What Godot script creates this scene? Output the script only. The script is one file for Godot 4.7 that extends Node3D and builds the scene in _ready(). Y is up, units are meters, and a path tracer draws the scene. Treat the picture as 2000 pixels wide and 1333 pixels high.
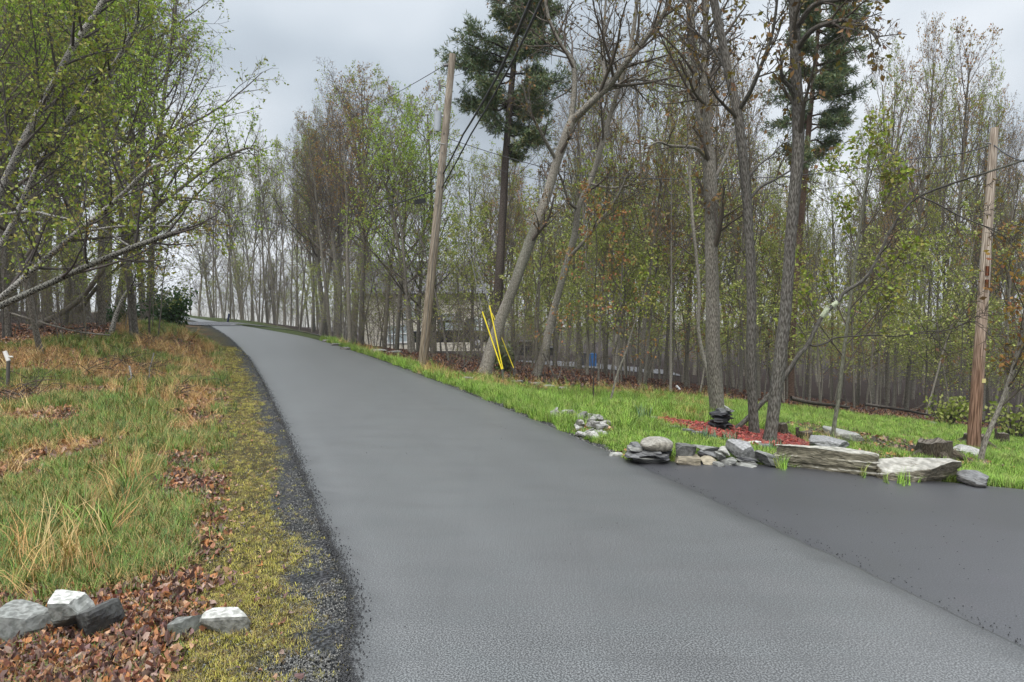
extends Node3D

const F := 1333.0            # focal length in pixels of the 2000 pixel wide frame
const EYE := 1.65
const TILT := 0.04998        # the camera looks down by this angle
var M := {}
var NZ := FastNoiseLite.new()
var NB := FastNoiseLite.new()
var NF := FastNoiseLite.new()
var r := RandomNumberGenerator.new()
var taken := {}

# ---------------------------------------------------------------- mesh collector
class MB:
	static var nz := FastNoiseLite.new()
	var v := PackedVector3Array()
	var n := PackedVector3Array()
	var uv := PackedVector2Array()
	var uv2 := PackedVector2Array()
	var c := PackedColorArray()
	var ix := PackedInt32Array()
	func empty() -> bool:
		return ix.is_empty()
	func into(m: ArrayMesh, mat: Material) -> void:
		if ix.is_empty():
			return
		var a := []
		a.resize(Mesh.ARRAY_MAX)
		a[Mesh.ARRAY_VERTEX] = v
		a[Mesh.ARRAY_NORMAL] = n
		a[Mesh.ARRAY_TEX_UV] = uv
		a[Mesh.ARRAY_COLOR] = c
		if not uv2.is_empty():
			a[Mesh.ARRAY_TEX_UV2] = uv2
		a[Mesh.ARRAY_INDEX] = ix
		m.add_surface_from_arrays(Mesh.PRIMITIVE_TRIANGLES, a)
		m.surface_set_material(m.get_surface_count() - 1, mat)
	func mesh(mat: Material) -> ArrayMesh:
		var m := ArrayMesh.new()
		into(m, mat)
		return m
	# flat triangle, front face clockwise
	func tri(a: Vector3, b: Vector3, d: Vector3, col: Color) -> void:
		var nn := (d - a).cross(b - a).normalized()
		var k := v.size()
		v.append(a); v.append(b); v.append(d)
		n.append(nn); n.append(nn); n.append(nn)
		uv.append(Vector2(a.x + a.z, a.y)); uv.append(Vector2(b.x + b.z, b.y)); uv.append(Vector2(d.x + d.z, d.y))
		c.append(col); c.append(col); c.append(col)
		ix.append(k); ix.append(k + 1); ix.append(k + 2)
	func quad(a: Vector3, b: Vector3, d: Vector3, e: Vector3, col: Color) -> void:
		tri(a, b, d, col)
		tri(a, d, e, col)
	func box(lo: Vector3, hi: Vector3, col: Color) -> void:
		var p := []
		for i in 8:
			p.append(Vector3(hi.x if i & 1 else lo.x, hi.y if i & 2 else lo.y, hi.z if i & 4 else lo.z))
		for f in [[4, 6, 7, 5], [1, 3, 2, 0], [5, 7, 3, 1], [0, 2, 6, 4], [6, 2, 3, 7], [0, 4, 5, 1]]:
			quad(p[f[0]], p[f[1]], p[f[2]], p[f[3]], col)
	func tube(pts: PackedVector3Array, rad: PackedFloat32Array, sides: int, col: Color, lump := 0.0, cap := false) -> void:
		var np := pts.size()
		var base := v.size()
		var t := (pts[1] - pts[0]).normalized()
		var a := t.cross(Vector3(0.13, 0.2, 1.0) if absf(t.z) < 0.8 else Vector3.RIGHT).normalized()
		var seam := sides > 3
		var row := sides + 1 if seam else sides
		var reps := maxf(1.0, roundf(rad[0] * 12.0))
		var run := 0.0
		for i in np:
			var p := pts[i]
			if i > 0:
				run += p.distance_to(pts[i - 1])
				t = (pts[mini(i + 1, np - 1)] - pts[i - 1]).normalized()
			a = (a - t * a.dot(t)).normalized()
			var b := t.cross(a)
			for k in row:
				var an := TAU * k / sides
				var nn := a * cos(an) + b * sin(an)
				var q := rad[i]
				if lump > 0.0:
					q *= 1.0 + lump * (sin(an * 2.0 + p.y * 2.3 + pts[0].x * 7.0) * 0.5 + sin(an * 3.0 - p.y * 5.1 + pts[0].z * 3.0) * 0.35 + sin(p.y * 9.0 + an + pts[0].x) * 0.25)
				v.append(p + nn * q)
				n.append(nn)
				uv.append(Vector2(reps * k / sides, run * 0.9))
				if lump > 0.0:
					var w := nz.get_noise_3d(p.x * 90.0 + nn.x * 22.0, p.y * 30.0, p.z * 90.0 + nn.z * 22.0 + pts[0].x * 50.0)
					var li := smoothstep(0.18, 0.4, nz.get_noise_3d(p.x * 60.0 + nn.x * 16.0 + 300.0, p.y * 22.0, nn.z * 16.0))
					c.append((col * (1.0 + 0.75 * w)).lerp(Color(0.36, 0.38, 0.30) * (0.5 + col.g), li * 0.35))
				else:
					c.append(col)
		for i in np - 1:
			var o := base + i * row
			for k in sides:
				var k1 := k + 1 if seam or k + 1 < sides else 0
				ix.append(o + k); ix.append(o + row + k); ix.append(o + k1)
				ix.append(o + k1); ix.append(o + row + k); ix.append(o + row + k1)
		if cap:
			var e := base + (np - 1) * row
			for k in range(1, sides - 1):
				tri(v[e], v[e + k + 1], v[e + k], col)
	func leaf(p: Vector3, d: Vector3, s: Vector3, lng: float, wid: float, col: Color) -> void:
		var up := d.cross(s)
		var m := p + d * lng * 0.45 + up * wid * 0.35
		var k := v.size()
		v.append(p); v.append(m + s * wid); v.append(p + d * lng); v.append(m - s * wid)
		n.append(up); n.append(up); n.append(up); n.append(up)
		var w := Vector2(0, 0)
		uv.append(w); uv.append(w); uv.append(w); uv.append(w)
		c.append(col); c.append(col); c.append(col); c.append(col)
		ix.append(k); ix.append(k + 1); ix.append(k + 2)
		ix.append(k); ix.append(k + 2); ix.append(k + 3)

# ---------------------------------------------------------------- tree grower
class Grower:
	var wood := MB.new()
	var twig := MB.new()
	var lf := MB.new()
	var g: RandomNumberGenerator
	var K := {}
	func rv() -> Vector3:
		return Vector3(g.randf() * 2.0 - 1.0, g.randf() * 2.0 - 1.0, g.randf() * 2.0 - 1.0)
	func limb(p: Vector3, dir: Vector3, lng: float, rad: float, lev: int) -> void:
		var sg: int = K.seg[lev]
		var wob: float = K.wob[lev]
		var upw: float = K.up[lev]
		var pts := PackedVector3Array()
		var rads := PackedFloat32Array()
		pts.append(p)
		rads.append(rad)
		var d := dir
		var tip: float = K.tip[lev]
		for i in sg:
			d = (d + rv() * wob + Vector3(0, upw, 0)).normalized()
			p += d * lng / sg
			pts.append(p)
			rads.append(rad * lerpf(1.0, tip, (i + 1.0) / sg))
		spawn(pts, rads, lng, lev)
	func spawn(pts: PackedVector3Array, rads: PackedFloat32Array, lng: float, lev: int, t0 := -1.0, nn := -1) -> void:
		var big: bool = lev <= K.trunk_lev
		var col: Color = K.wood if big else K.twig
		col = col * (0.85 + 0.3 * g.randf())
		(wood if big else twig).tube(pts, rads, K.side[lev], col, 0.10 if lev == 0 else 0.0)
		var last := pts.size() - 1
		if lev < K.most:
			var n: int = K.n[lev] if nn < 0 else nn
			if K.has("full") and nn < 0:
				n = ceili(n * clampf(lng / K.full[lev], 0.25, 1.0))
			var start: float = K.t0[lev] if t0 < 0.0 else t0
			var az := g.randf() * TAU
			for j in n:
				var t := lerpf(start, 1.0, (j + g.randf()) / n)
				var f := t * last
				var i := mini(int(f), last - 1)
				var p := pts[i].lerp(pts[i + 1], f - i)
				var tan := (pts[i + 1] - pts[i]).normalized()
				az += 2.4 + g.randf() * 0.8
				var s1 := tan.cross(Vector3(0.3, 0.1, 1)).normalized()
				var s2 := tan.cross(s1)
				var ang: float = deg_to_rad(K.ang[lev] * (0.7 + 0.6 * g.randf()) * (1.15 - 0.35 * t))
				var d := tan * cos(ang) + (s1 * cos(az) + s2 * sin(az)) * sin(ang)
				var here := lerpf(rads[i], rads[i + 1], f - i)
				var cl: float = lng * K.lr[lev] * (1.2 - 0.75 * t) * (0.65 + 0.7 * g.randf())
				limb(p, d.normalized(), cl, maxf(here * K.rr[lev], K.rmin), lev + 1)
		if lev >= K.leaf_lev:
			var cnt: int = K.leaf_n
			for j in cnt:
				if g.randf() > K.leaf_p:
					continue
				var t := 0.15 + 0.85 * g.randf()
				var f := t * last
				var i := mini(int(f), last - 1)
				var p := pts[i].lerp(pts[i + 1], f - i)
				var d := ((pts[i + 1] - pts[i]).normalized() * 0.5 + rv() * 0.8 + Vector3(0, K.droop, 0)).normalized()
				var s := d.cross(rv()).normalized()
				var z: float = K.leaf_s * (0.6 + 0.8 * g.randf())
				var cs: Array = K.leaf_c
				var cc: Color = cs[g.randi() % cs.size()]
				lf.leaf(p + rv() * z * 0.5, d, s, z, z * K.leaf_w, cc * (0.8 + 0.4 * g.randf()))
	# pine: whorled boughs that end in brushes of needles
	func needles(p: Vector3, d: Vector3, cnt: int, sz: float) -> void:
		for j in cnt:
			var q := (d * 0.5 + rv()).normalized()
			var s := q.cross(rv()).normalized()
			var cs: Array = K.leaf_c
			var cc: Color = cs[g.randi() % cs.size()]
			lf.leaf(p, q, s, sz * (0.7 + 0.6 * g.randf()), sz * 0.07, cc * (0.75 + 0.5 * g.randf()))

# ---------------------------------------------------------------- frame to world
func P(px: float, py: float, d: float) -> Vector3:
	var v := Vector3((px - 1000.0) / F, (666.5 - py) / F, -1.0).rotated(Vector3.RIGHT, -TILT)
	v *= d / -v.z
	return v + Vector3(0, EYE, 0)

func G(px: float, py: float) -> Vector3:
	var v := Vector3((px - 1000.0) / F, (666.5 - py) / F, -1.0).rotated(Vector3.RIGHT, -TILT)
	v /= -v.z
	var d := 1.5
	while d < 130.0:
		if EYE + v.y * d < H(v.x * d, d):
			break
		d *= 1.03
	var lo := d / 1.03
	for i in 12:
		var m := (lo + d) * 0.5
		if EYE + v.y * m < H(v.x * m, m):
			d = m
		else:
			lo = m
	return Vector3(v.x * d, H(v.x * d, d), -d)

func on(x: float, d: float) -> Vector3:
	return Vector3(x, H(x, d), -d)

# ---------------------------------------------------------------- terrain: a thin plate through measured points
var tx := PackedFloat32Array()
var td := PackedFloat32Array()
var tw := PackedFloat64Array()
var hg := PackedFloat32Array()
const GX0 := -120
const GXN := 241
const GD0 := -14
const GDN := 180

func plate(x: float, d: float) -> float:
	var n := tx.size()
	var s := tw[n] + tw[n + 1] * x + tw[n + 2] * d
	for i in n:
		var q := (x - tx[i]) * (x - tx[i]) + (d - td[i]) * (d - td[i])
		if q > 1e-6:
			s += tw[i] * q * log(q)
	return s

func make_terrain(pts: Array) -> void:
	for p in pts:
		tx.append(p.x)
		td.append(-p.z)
	var n := tx.size()
	var m := n + 3
	var A := []
	for i in m:
		var row := PackedFloat64Array()
		row.resize(m + 1)
		A.append(row)
	for i in n:
		var row: PackedFloat64Array = A[i]
		for j in n:
			var q := (tx[i] - tx[j]) * (tx[i] - tx[j]) + (td[i] - td[j]) * (td[i] - td[j])
			row[j] = q * log(q) if q > 1e-9 else 0.04
		row[n] = 1.0
		row[n + 1] = tx[i]
		row[n + 2] = td[i]
		row[m] = pts[i].y
		A[i] = row
		for k in 3:
			var rr: PackedFloat64Array = A[n + k]
			rr[i] = [1.0, tx[i], td[i]][k]
			A[n + k] = rr
	for i in m:
		var b := i
		for j in range(i, m):
			if absf(A[j][i]) > absf(A[b][i]):
				b = j
		var sw = A[i]
		A[i] = A[b]
		A[b] = sw
		var top: PackedFloat64Array = A[i]
		for j in range(i + 1, m):
			var row: PackedFloat64Array = A[j]
			var f := row[i] / top[i]
			if f != 0.0:
				for k in range(i, m + 1):
					row[k] -= f * top[k]
				A[j] = row
	tw.resize(m)
	for ii in m:
		var i := m - 1 - ii
		var row: PackedFloat64Array = A[i]
		var s := row[m]
		for k in range(i + 1, m):
			s -= row[k] * tw[k]
		tw[i] = s / row[i]
	hg.resize(GXN * GDN)
	for j in GDN:
		for i in GXN:
			hg[j * GXN + i] = clampf(plate(GX0 + i, GD0 + j), -9.0, 4.0)

func cub(a: float, b: float, c: float, d: float, t: float) -> float:
	return b + 0.5 * t * (c - a + t * (2.0 * a - 5.0 * b + 4.0 * c - d + t * (3.0 * (b - c) + d - a)))

# the road lies level, then climbs to a crest
func crown_of_road(d: float) -> float:
	if d < 12.0:
		return 0.0
	if d < 62.0:
		return 0.0004 * (d - 12.0) * (d - 12.0)
	var e := d - 62.0
	return 1.0 + 0.04 * e - 0.0028 * e * e if e < 40.0 else -1.9

func H(x: float, d: float) -> float:
	var y := land(x, d)
	if XL.is_empty() or d > 76.0:
		return y
	var s := maxf(left_of_road(x, d), right_of_road(x, d))
	return lerpf(y, crown_of_road(d), 1.0 - smoothstep(0.1, 2.4, s))

func land(x: float, d: float) -> float:
	var fx := clampf(x - GX0, 1.0, GXN - 2.01)
	var fd := clampf(d - GD0, 1.0, GDN - 2.01)
	var i := int(fx)
	var j := int(fd)
	var u := fx - i
	var o := (j - 1) * GXN + i - 1
	var a := cub(hg[o], hg[o + 1], hg[o + 2], hg[o + 3], u)
	o += GXN
	var b := cub(hg[o], hg[o + 1], hg[o + 2], hg[o + 3], u)
	o += GXN
	var c := cub(hg[o], hg[o + 1], hg[o + 2], hg[o + 3], u)
	o += GXN
	var e := cub(hg[o], hg[o + 1], hg[o + 2], hg[o + 3], u)
	return cub(a, b, c, e, fd - j)

# road edges: x as a function of the distance ahead
const ROAD0 := -9.0
const ROADS := 0.25
var XL := PackedFloat32Array()
var XR := PackedFloat32Array()
var CT := PackedFloat32Array()

func along(pts: Array, d: float) -> float:
	var n := pts.size()
	var i := 0
	while i < n - 2 and d > pts[i + 1].y:
		i += 1
	var a: Vector2 = pts[maxi(i - 1, 0)]
	var b: Vector2 = pts[i]
	var c: Vector2 = pts[i + 1]
	var e: Vector2 = pts[mini(i + 2, n - 1)]
	var t := (d - b.y) / (c.y - b.y)
	var mb := (c.x - a.x) / maxf(c.y - a.y, 0.01) * (c.y - b.y)
	var mc := (e.x - b.x) / maxf(e.y - b.y, 0.01) * (c.y - b.y)
	var t2 := t * t
	var t3 := t2 * t
	return b.x * (2 * t3 - 3 * t2 + 1) + mb * (t3 - 2 * t2 + t) + c.x * (3 * t2 - 2 * t3) + mc * (t3 - t2)

func look(a: PackedFloat32Array, d: float) -> float:
	var f := clampf((d - ROAD0) / ROADS, 0.0, a.size() - 1.01)
	var i := int(f)
	return lerpf(a[i], a[i + 1], f - i)

func left_of_road(x: float, d: float) -> float:
	return (look(XL, d) - x) * look(CT, d)

func right_of_road(x: float, d: float) -> float:
	return (x - look(XR, d)) * look(CT, d)

func line(pts: Array, x: float) -> float:
	if x <= pts[0].x:
		return pts[0].y
	for i in pts.size() - 1:
		if x < pts[i + 1].x:
			return lerpf(pts[i].y, pts[i + 1].y, (x - pts[i].x) / (pts[i + 1].x - pts[i].x))
	return pts[-1].y

var WOODS := [Vector2(-30, 74), Vector2(-20, 60), Vector2(-13, 50), Vector2(-9.2, 36), Vector2(-7.2, 29), Vector2(-4.3, 22.6), Vector2(-2.5, 19.3), Vector2(-1.3, 16.6), Vector2(1.3, 17.0), Vector2(4.3, 18.8), Vector2(7.5, 20.0), Vector2(12.8, 20.2), Vector2(20, 20), Vector2(60, 18)]
func woods_right(x: float) -> float:
	return line(WOODS, x)

var DRIVE_FAR := [Vector2(1.1, 7.5), Vector2(1.25, 7.25), Vector2(2.6, 7.1), Vector2(5.2, 6.85), Vector2(9, 6.5), Vector2(16, 6.0)]
func in_drive(x: float, d: float) -> bool:
	return x > look(XR, d) - 0.02 and x > 1.1 and d < line(DRIVE_FAR, x)

# ---------------------------------------------------------------- nodes
func numbered(called: String) -> String:
	var k: int = taken.get(called, 0)
	taken[called] = k + 1
	return called if k == 0 else "%s_%03d" % [called, k]

func tag(o: Node, label: String, category: String, group := "", kind := "") -> Node:
	o.set_meta("label", label)
	o.set_meta("category", category)
	if group:
		o.set_meta("group", group)
	if kind:
		o.set_meta("kind", kind)
	return o

func thing(called: String, label: String, category: String, at := Vector3.ZERO, group := "") -> Node3D:
	var o := Node3D.new()
	o.name = numbered(called)
	add_child(o)
	o.position = at
	tag(o, label, category, group)
	return o

func obj(called: String, m: Mesh, parent: Node = self, mat: Material = null) -> MeshInstance3D:
	var o := MeshInstance3D.new()
	o.name = numbered(called) if parent == self else called
	o.mesh = m
	if mat:
		o.material_override = mat
	parent.add_child(o, true)
	return o

func struct(called: String, m: Mesh, label: String) -> MeshInstance3D:
	var o := obj(called, m)
	tag(o, label, called.replace("_", " "), "", "structure")
	return o

func scatter(called: String, m: Mesh, where: Array, tint: PackedColorArray, label: String, category: String, parent: Node = self) -> void:
	if where.is_empty():
		return
	var mm := MultiMesh.new()
	mm.transform_format = MultiMesh.TRANSFORM_3D
	mm.use_colors = true
	mm.instance_count = where.size()
	mm.mesh = m
	for i in where.size():
		var t: Transform3D = where[i]
		mm.set_instance_transform(i, t)
		mm.set_instance_color(i, tint[i])
	var o := MultiMeshInstance3D.new()
	o.name = numbered(called) if parent == self else called
	o.multimesh = mm
	parent.add_child(o, true)
	if parent == self:
		tag(o, label, category, "", "stuff")
	else:
		o.set_meta("kind", "stuff")

func ordinal(n: int) -> String:
	var ones := ["", "first", "second", "third", "fourth", "fifth", "sixth", "seventh", "eighth", "ninth", "tenth", "eleventh", "twelfth", "thirteenth", "fourteenth", "fifteenth", "sixteenth", "seventeenth", "eighteenth", "nineteenth"]
	if n < 20:
		return ones[n]
	var tens := ["", "", "twenty", "thirty", "forty", "fifty", "sixty", "seventy", "eighty", "ninety"]
	var ties := ["", "", "twentieth", "thirtieth", "fortieth", "fiftieth", "sixtieth", "seventieth", "eightieth", "ninetieth"]
	return ties[n / 10] if n % 10 == 0 else tens[n / 10] + "-" + ones[n % 10]

# ---------------------------------------------------------------- materials
func noise_map(sd: int, freq: float, lo: Color, hi: Color, octaves := 4, kind := FastNoiseLite.TYPE_SIMPLEX_SMOOTH, a := 0.25, b := 0.75, size := 512, ridged := false) -> NoiseTexture2D:
	var f := FastNoiseLite.new()
	f.seed = sd
	f.noise_type = kind
	f.frequency = freq
	f.fractal_octaves = octaves
	if ridged:
		f.fractal_type = FastNoiseLite.FRACTAL_RIDGED
	if kind == FastNoiseLite.TYPE_CELLULAR:
		f.cellular_return_type = FastNoiseLite.RETURN_DISTANCE
	var t := NoiseTexture2D.new()
	t.width = size
	t.height = size
	t.seamless = true
	t.noise = f
	var gr := Gradient.new()
	gr.offsets = PackedFloat32Array([a, b])
	gr.colors = PackedColorArray([lo, hi])
	t.color_ramp = gr
	return t

func mat(rough: float, spec := 0.5, col := Color.WHITE, tint := true) -> StandardMaterial3D:
	var m := StandardMaterial3D.new()
	m.albedo_color = col
	m.roughness = rough
	m.metallic_specular = spec
	m.vertex_color_use_as_albedo = tint
	return m

func relief(m: StandardMaterial3D, t: Texture2D, h: float) -> void:
	m.heightmap_enabled = true
	m.heightmap_texture = t
	m.heightmap_scale = h

func lin(a: float, b: float, c: float) -> Color:
	return Color(a, b, c)

func make_materials() -> void:
	var grey := Color(0.6, 0.59, 0.57)
	var ridges := noise_map(3, 0.03, grey, Color.WHITE, 5, FastNoiseLite.TYPE_SIMPLEX_SMOOTH, 0.25, 0.7, 512)
	var soft := noise_map(5, 0.02, Color(0.6, 0.6, 0.6), Color.WHITE, 5)
	var m := mat(0.9, 0.25)
	m.albedo_texture = ridges
	m.uv1_scale = Vector3(1.5, 0.9, 1)
	relief(m, ridges, 0.7)
	M.bark = m
	m = mat(0.85, 0.25)
	m.albedo_texture = noise_map(9, 0.03, Color(0.12, 0.11, 0.10), Color.WHITE, 3, FastNoiseLite.TYPE_SIMPLEX_SMOOTH, 0.32, 0.44)
	m.uv1_scale = Vector3(0.35, 2.2, 1)
	M.birch = m
	M.twig = mat(0.9, 0.25)
	m = mat(0.6, 0.3)
	m.backlight_enabled = true
	m.backlight = Color(0.75, 0.85, 0.5)
	M.leaf = m
	m = mat(0.55, 0.3)
	m.backlight_enabled = true
	m.backlight = Color(0.35, 0.4, 0.3)
	M.needle = m
	m = mat(0.65, 0.3)
	m.backlight_enabled = true
	m.backlight = Color(0.5, 0.55, 0.35)
	M.grass = m
	m = mat(0.55, 0.4)
	m.backlight_enabled = true
	m.backlight = Color(0.25, 0.2, 0.15)
	M.litter = m
	# ground: colour from the vertices, grain from two noises
	var grain := noise_map(11, 0.035, Color(0.38, 0.38, 0.38), Color.WHITE, 5, FastNoiseLite.TYPE_SIMPLEX_SMOOTH, 0.2, 0.75, 1024)
	m = mat(0.85, 0.3)
	m.albedo_texture = grain
	m.uv1_scale = Vector3(0.9, 0.9, 1)
	relief(m, grain, 2.0)
	M.ground = m
	# asphalt
	var stones := noise_map(13, 0.06, Color.WHITE, Color(0.25, 0.25, 0.25), 2, FastNoiseLite.TYPE_CELLULAR, 0.0, 0.9, 1024)
	m = mat(0.5, 0.75)
	m.clearcoat_enabled = true
	m.clearcoat = 0.55
	m.clearcoat_roughness = 0.36
	m.albedo_texture = noise_map(14, 0.062, Color(0.27, 0.27, 0.27), Color.WHITE, 3, FastNoiseLite.TYPE_SIMPLEX, 0.25, 0.75, 1024)
	m.uv1_scale = Vector3(1.15, 1.15, 1)
	relief(m, stones, 0.09)
	m.detail_enabled = true
	m.detail_uv_layer = BaseMaterial3D.DETAIL_UV_2
	m.detail_blend_mode = BaseMaterial3D.BLEND_MODE_MUL
	m.detail_albedo = noise_map(15, 0.014, Color(0.94, 0.94, 0.94), Color(1, 1, 1), 6, FastNoiseLite.TYPE_SIMPLEX_SMOOTH, 0.2, 0.6)
	m.uv2_scale = Vector3(0.13, 0.35, 1)
	M.asphalt = m
	m = m.duplicate()
	m.roughness = 0.5
	m.clearcoat = 0.4
	m.heightmap_scale = 0.09
	M.fresh_asphalt = m
	# stone
	var pits := noise_map(17, 0.02, Color(0.72, 0.72, 0.71), Color.WHITE, 5, FastNoiseLite.TYPE_SIMPLEX_SMOOTH, 0.25, 0.7)
	m = mat(0.7, 0.4)
	m.albedo_texture = pits
	m.uv1_triplanar = true
	m.uv1_scale = Vector3(2.2, 2.2, 2.2)
	relief(m, pits, 0.9)
	M.stone = m
	m = m.duplicate()
	m.uv1_scale = Vector3(1.1, 5.0, 1.1)
	m.heightmap_scale = 1.0
	M.slate = m
	m = mat(0.75, 0.4)
	M.pebble = m
	# pole wood: streaks along the grain
	var streak := noise_map(21, 0.03, Color(0.58, 0.55, 0.52), Color.WHITE, 5, FastNoiseLite.TYPE_SIMPLEX_SMOOTH, 0.28, 0.7)
	m = mat(0.85, 0.25)
	m.albedo_texture = streak
	m.uv1_scale = Vector3(2.0, 0.12, 1)
	relief(m, streak, 0.5)
	M.pole = m
	M.metal = mat(0.45, 0.5)
	M.paint = mat(0.35, 0.5)
	M.cable = mat(0.6, 0.4, Color(0.04, 0.04, 0.045).linear_to_srgb(), false)
	M.siding = mat(0.7, 0.4)
	m = mat(0.05, 0.5, Color(0.35, 0.4, 0.42).linear_to_srgb(), false)
	M.glass = m

# ---------------------------------------------------------------- what grows or lies where
enum {TAR, CRUMB, MOSS, LITTER, GREEN, STRAW, FLOOR, LAWN, MULCH, DIRT, DRYLAWN}
var bed := PackedVector2Array()
var dirt_at: Array[Vector3] = []
var straw_at: Array[Vector3] = []

func zone(x: float, d: float) -> int:
	var s := left_of_road(x, d)
	if s > 0.0:
		var j := NF.get_noise_2d(x * 3.0, d * 3.0)
		s += j * 0.16
		if s < 0.05:
			return CRUMB
		if s < (0.26 if d > 6.0 else 0.30):
			return CRUMB
		if s < 0.78:
			return MOSS
		if s < 0.95:
			return LITTER if NZ.get_noise_2d(x * 1.2, d * 0.8) > 0.02 else (MOSS if NB.get_noise_2d(x * 3.0, d * 3.0) > 0.0 else (GREEN if d > 4.4 else LITTER))
		var edge := 18.5 + NB.get_noise_2d(x, 3.0) * 2.0
		if d > edge and s > 4.0 + NB.get_noise_2d(x, d):
			return FLOOR
		if d < 4.0 + NF.get_noise_2d(x, d) * 0.5 - maxf(0.0, -1.3 - x) * 0.05:
			return LITTER
		var v := NZ.get_noise_2d(x * 1.3, d * 1.0) + (0.24 if d < 9.0 else (0.10 if d < 11.0 else 0.0))
		if v > 0.1:
			return GREEN
		return STRAW if NB.get_noise_2d(x * 2.2, d * 1.4) + (0.22 if d > 8.0 else 0.05) > 0.0 else LITTER
	if right_of_road(x, d) > 0.0:
		if in_drive(x, d):
			return TAR
		var rr := right_of_road(x, d)
		if rr < 0.1 + NF.get_noise_2d(x * 3.0, d * 3.0) * 0.12 and x < 1.2:
			return CRUMB
		var p := Vector2(x, d)
		if Geometry2D.is_point_in_polygon(p, bed):
			return MULCH
		if d > woods_right(x) + NF.get_noise_2d(x * 1.5, d * 1.5) * 0.8:
			return FLOOR
		for q in dirt_at:
			if p.distance_to(Vector2(q.x, q.y)) < q.z * (1.0 + NF.get_noise_2d(x * 2.0, d * 2.0)):
				return DIRT
		for q in straw_at:
			if p.distance_to(Vector2(q.x, q.y)) < q.z * (1.0 + 1.4 * NF.get_noise_2d(x * 2.0, d * 2.0)):
				return DRYLAWN
		if d > woods_right(x) - 0.7 + NB.get_noise_2d(x * 2.0, d) and x < 6.0:
			return DRYLAWN
		return LAWN
	return TAR

func soil(z: int) -> Color:
	match z:
		TAR: return lin(0.0473, 0.0473, 0.0486)
		CRUMB: return lin(0.081, 0.0837, 0.0864)
		MOSS: return lin(0.12, 0.10, 0.04)
		LITTER: return lin(0.149, 0.0743, 0.0432)
		GREEN: return lin(0.0878, 0.101, 0.0338)
		STRAW: return lin(0.27, 0.162, 0.0743)
		FLOOR: return lin(0.06, 0.036, 0.026)
		MULCH: return lin(0.135, 0.0297, 0.0216)
		DIRT: return lin(0.135, 0.115, 0.081)
		DRYLAWN: return lin(0.203, 0.176, 0.0675)
	return lin(0.101, 0.135, 0.0297)

func build_ground() -> void:
	var m := MB.new()
	var xs := PackedFloat32Array()
	var ds := PackedFloat32Array()
	var u := -300
	while u <= 300:
		var q := u / 300.0
		xs.append(-0.5 + 1.9 * sinh(q * 5.6))
		u += 2
	u = 0
	while u <= 290:
		var q := u / 290.0
		ds.append(-12.0 + 14.0 * q if u < 1 else 1.6 + 3.4 * sinh((q - 0.0) * 5.35) - 0.02)
		u += 1
	ds[0] = -14.0
	ds.insert(1, -6.0)
	ds.insert(2, -1.5)
	var nx := xs.size()
	for j in ds.size():
		for i in nx:
			var x := xs[i]
			var d := ds[j]
			var far := maxf(absf(x) - 110.0, d - 150.0)
			var y := H(x, d) if far < 0.0 else lerpf(H(x, d), -9.0, clampf(far / 60.0, 0.0, 1.0))
			var z := zone(x, d)
			if z == TAR:
				y -= 0.07
			elif d < 40.0:
				y += NF.get_noise_2d(x * 4.0, d * 4.0) * 0.02 - 0.004
				if z == FLOOR:
					y += NB.get_noise_2d(x * 1.5, d * 1.5) * 0.12
			m.v.append(Vector3(x, y, -d))
			m.c.append(soil(z) * (0.85 + 0.35 * NB.get_noise_2d(x * 3.0, d * 3.0)))
			m.uv.append(Vector2(x, d))
			m.n.append(Vector3.UP)
	var nn := ds.size()
	for j in nn:
		for i in nx:
			var a := m.v[j * nx + maxi(i - 1, 0)]
			var b := m.v[j * nx + mini(i + 1, nx - 1)]
			var e := m.v[maxi(j - 1, 0) * nx + i]
			var f := m.v[mini(j + 1, nn - 1) * nx + i]
			m.n[j * nx + i] = (b - a).cross(f - e).normalized()
	for j in nn - 1:
		for i in nx - 1:
			var o := j * nx + i
			m.ix.append(o); m.ix.append(o + nx); m.ix.append(o + 1)
			m.ix.append(o + 1); m.ix.append(o + nx); m.ix.append(o + nx + 1)
	struct("ground", m.mesh(M.ground), "rolling grassy and leaf strewn ground beside the road and under the woods")

func sheet(m: MB, rows: int, cols: int) -> void:
	for j in rows:
		for i in cols:
			var a := m.v[j * cols + maxi(i - 1, 0)]
			var b := m.v[j * cols + mini(i + 1, cols - 1)]
			var e := m.v[maxi(j - 1, 0) * cols + i]
			var f := m.v[mini(j + 1, rows - 1) * cols + i]
			var q := (b - a).cross(f - e).normalized()
			m.n.append(q if q.y > 0.0 else -q)
	for j in rows - 1:
		for i in cols - 1:
			var o := j * cols + i
			m.ix.append(o); m.ix.append(o + cols); m.ix.append(o + 1)
			m.ix.append(o + 1); m.ix.append(o + cols); m.ix.append(o + cols + 1)

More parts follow.
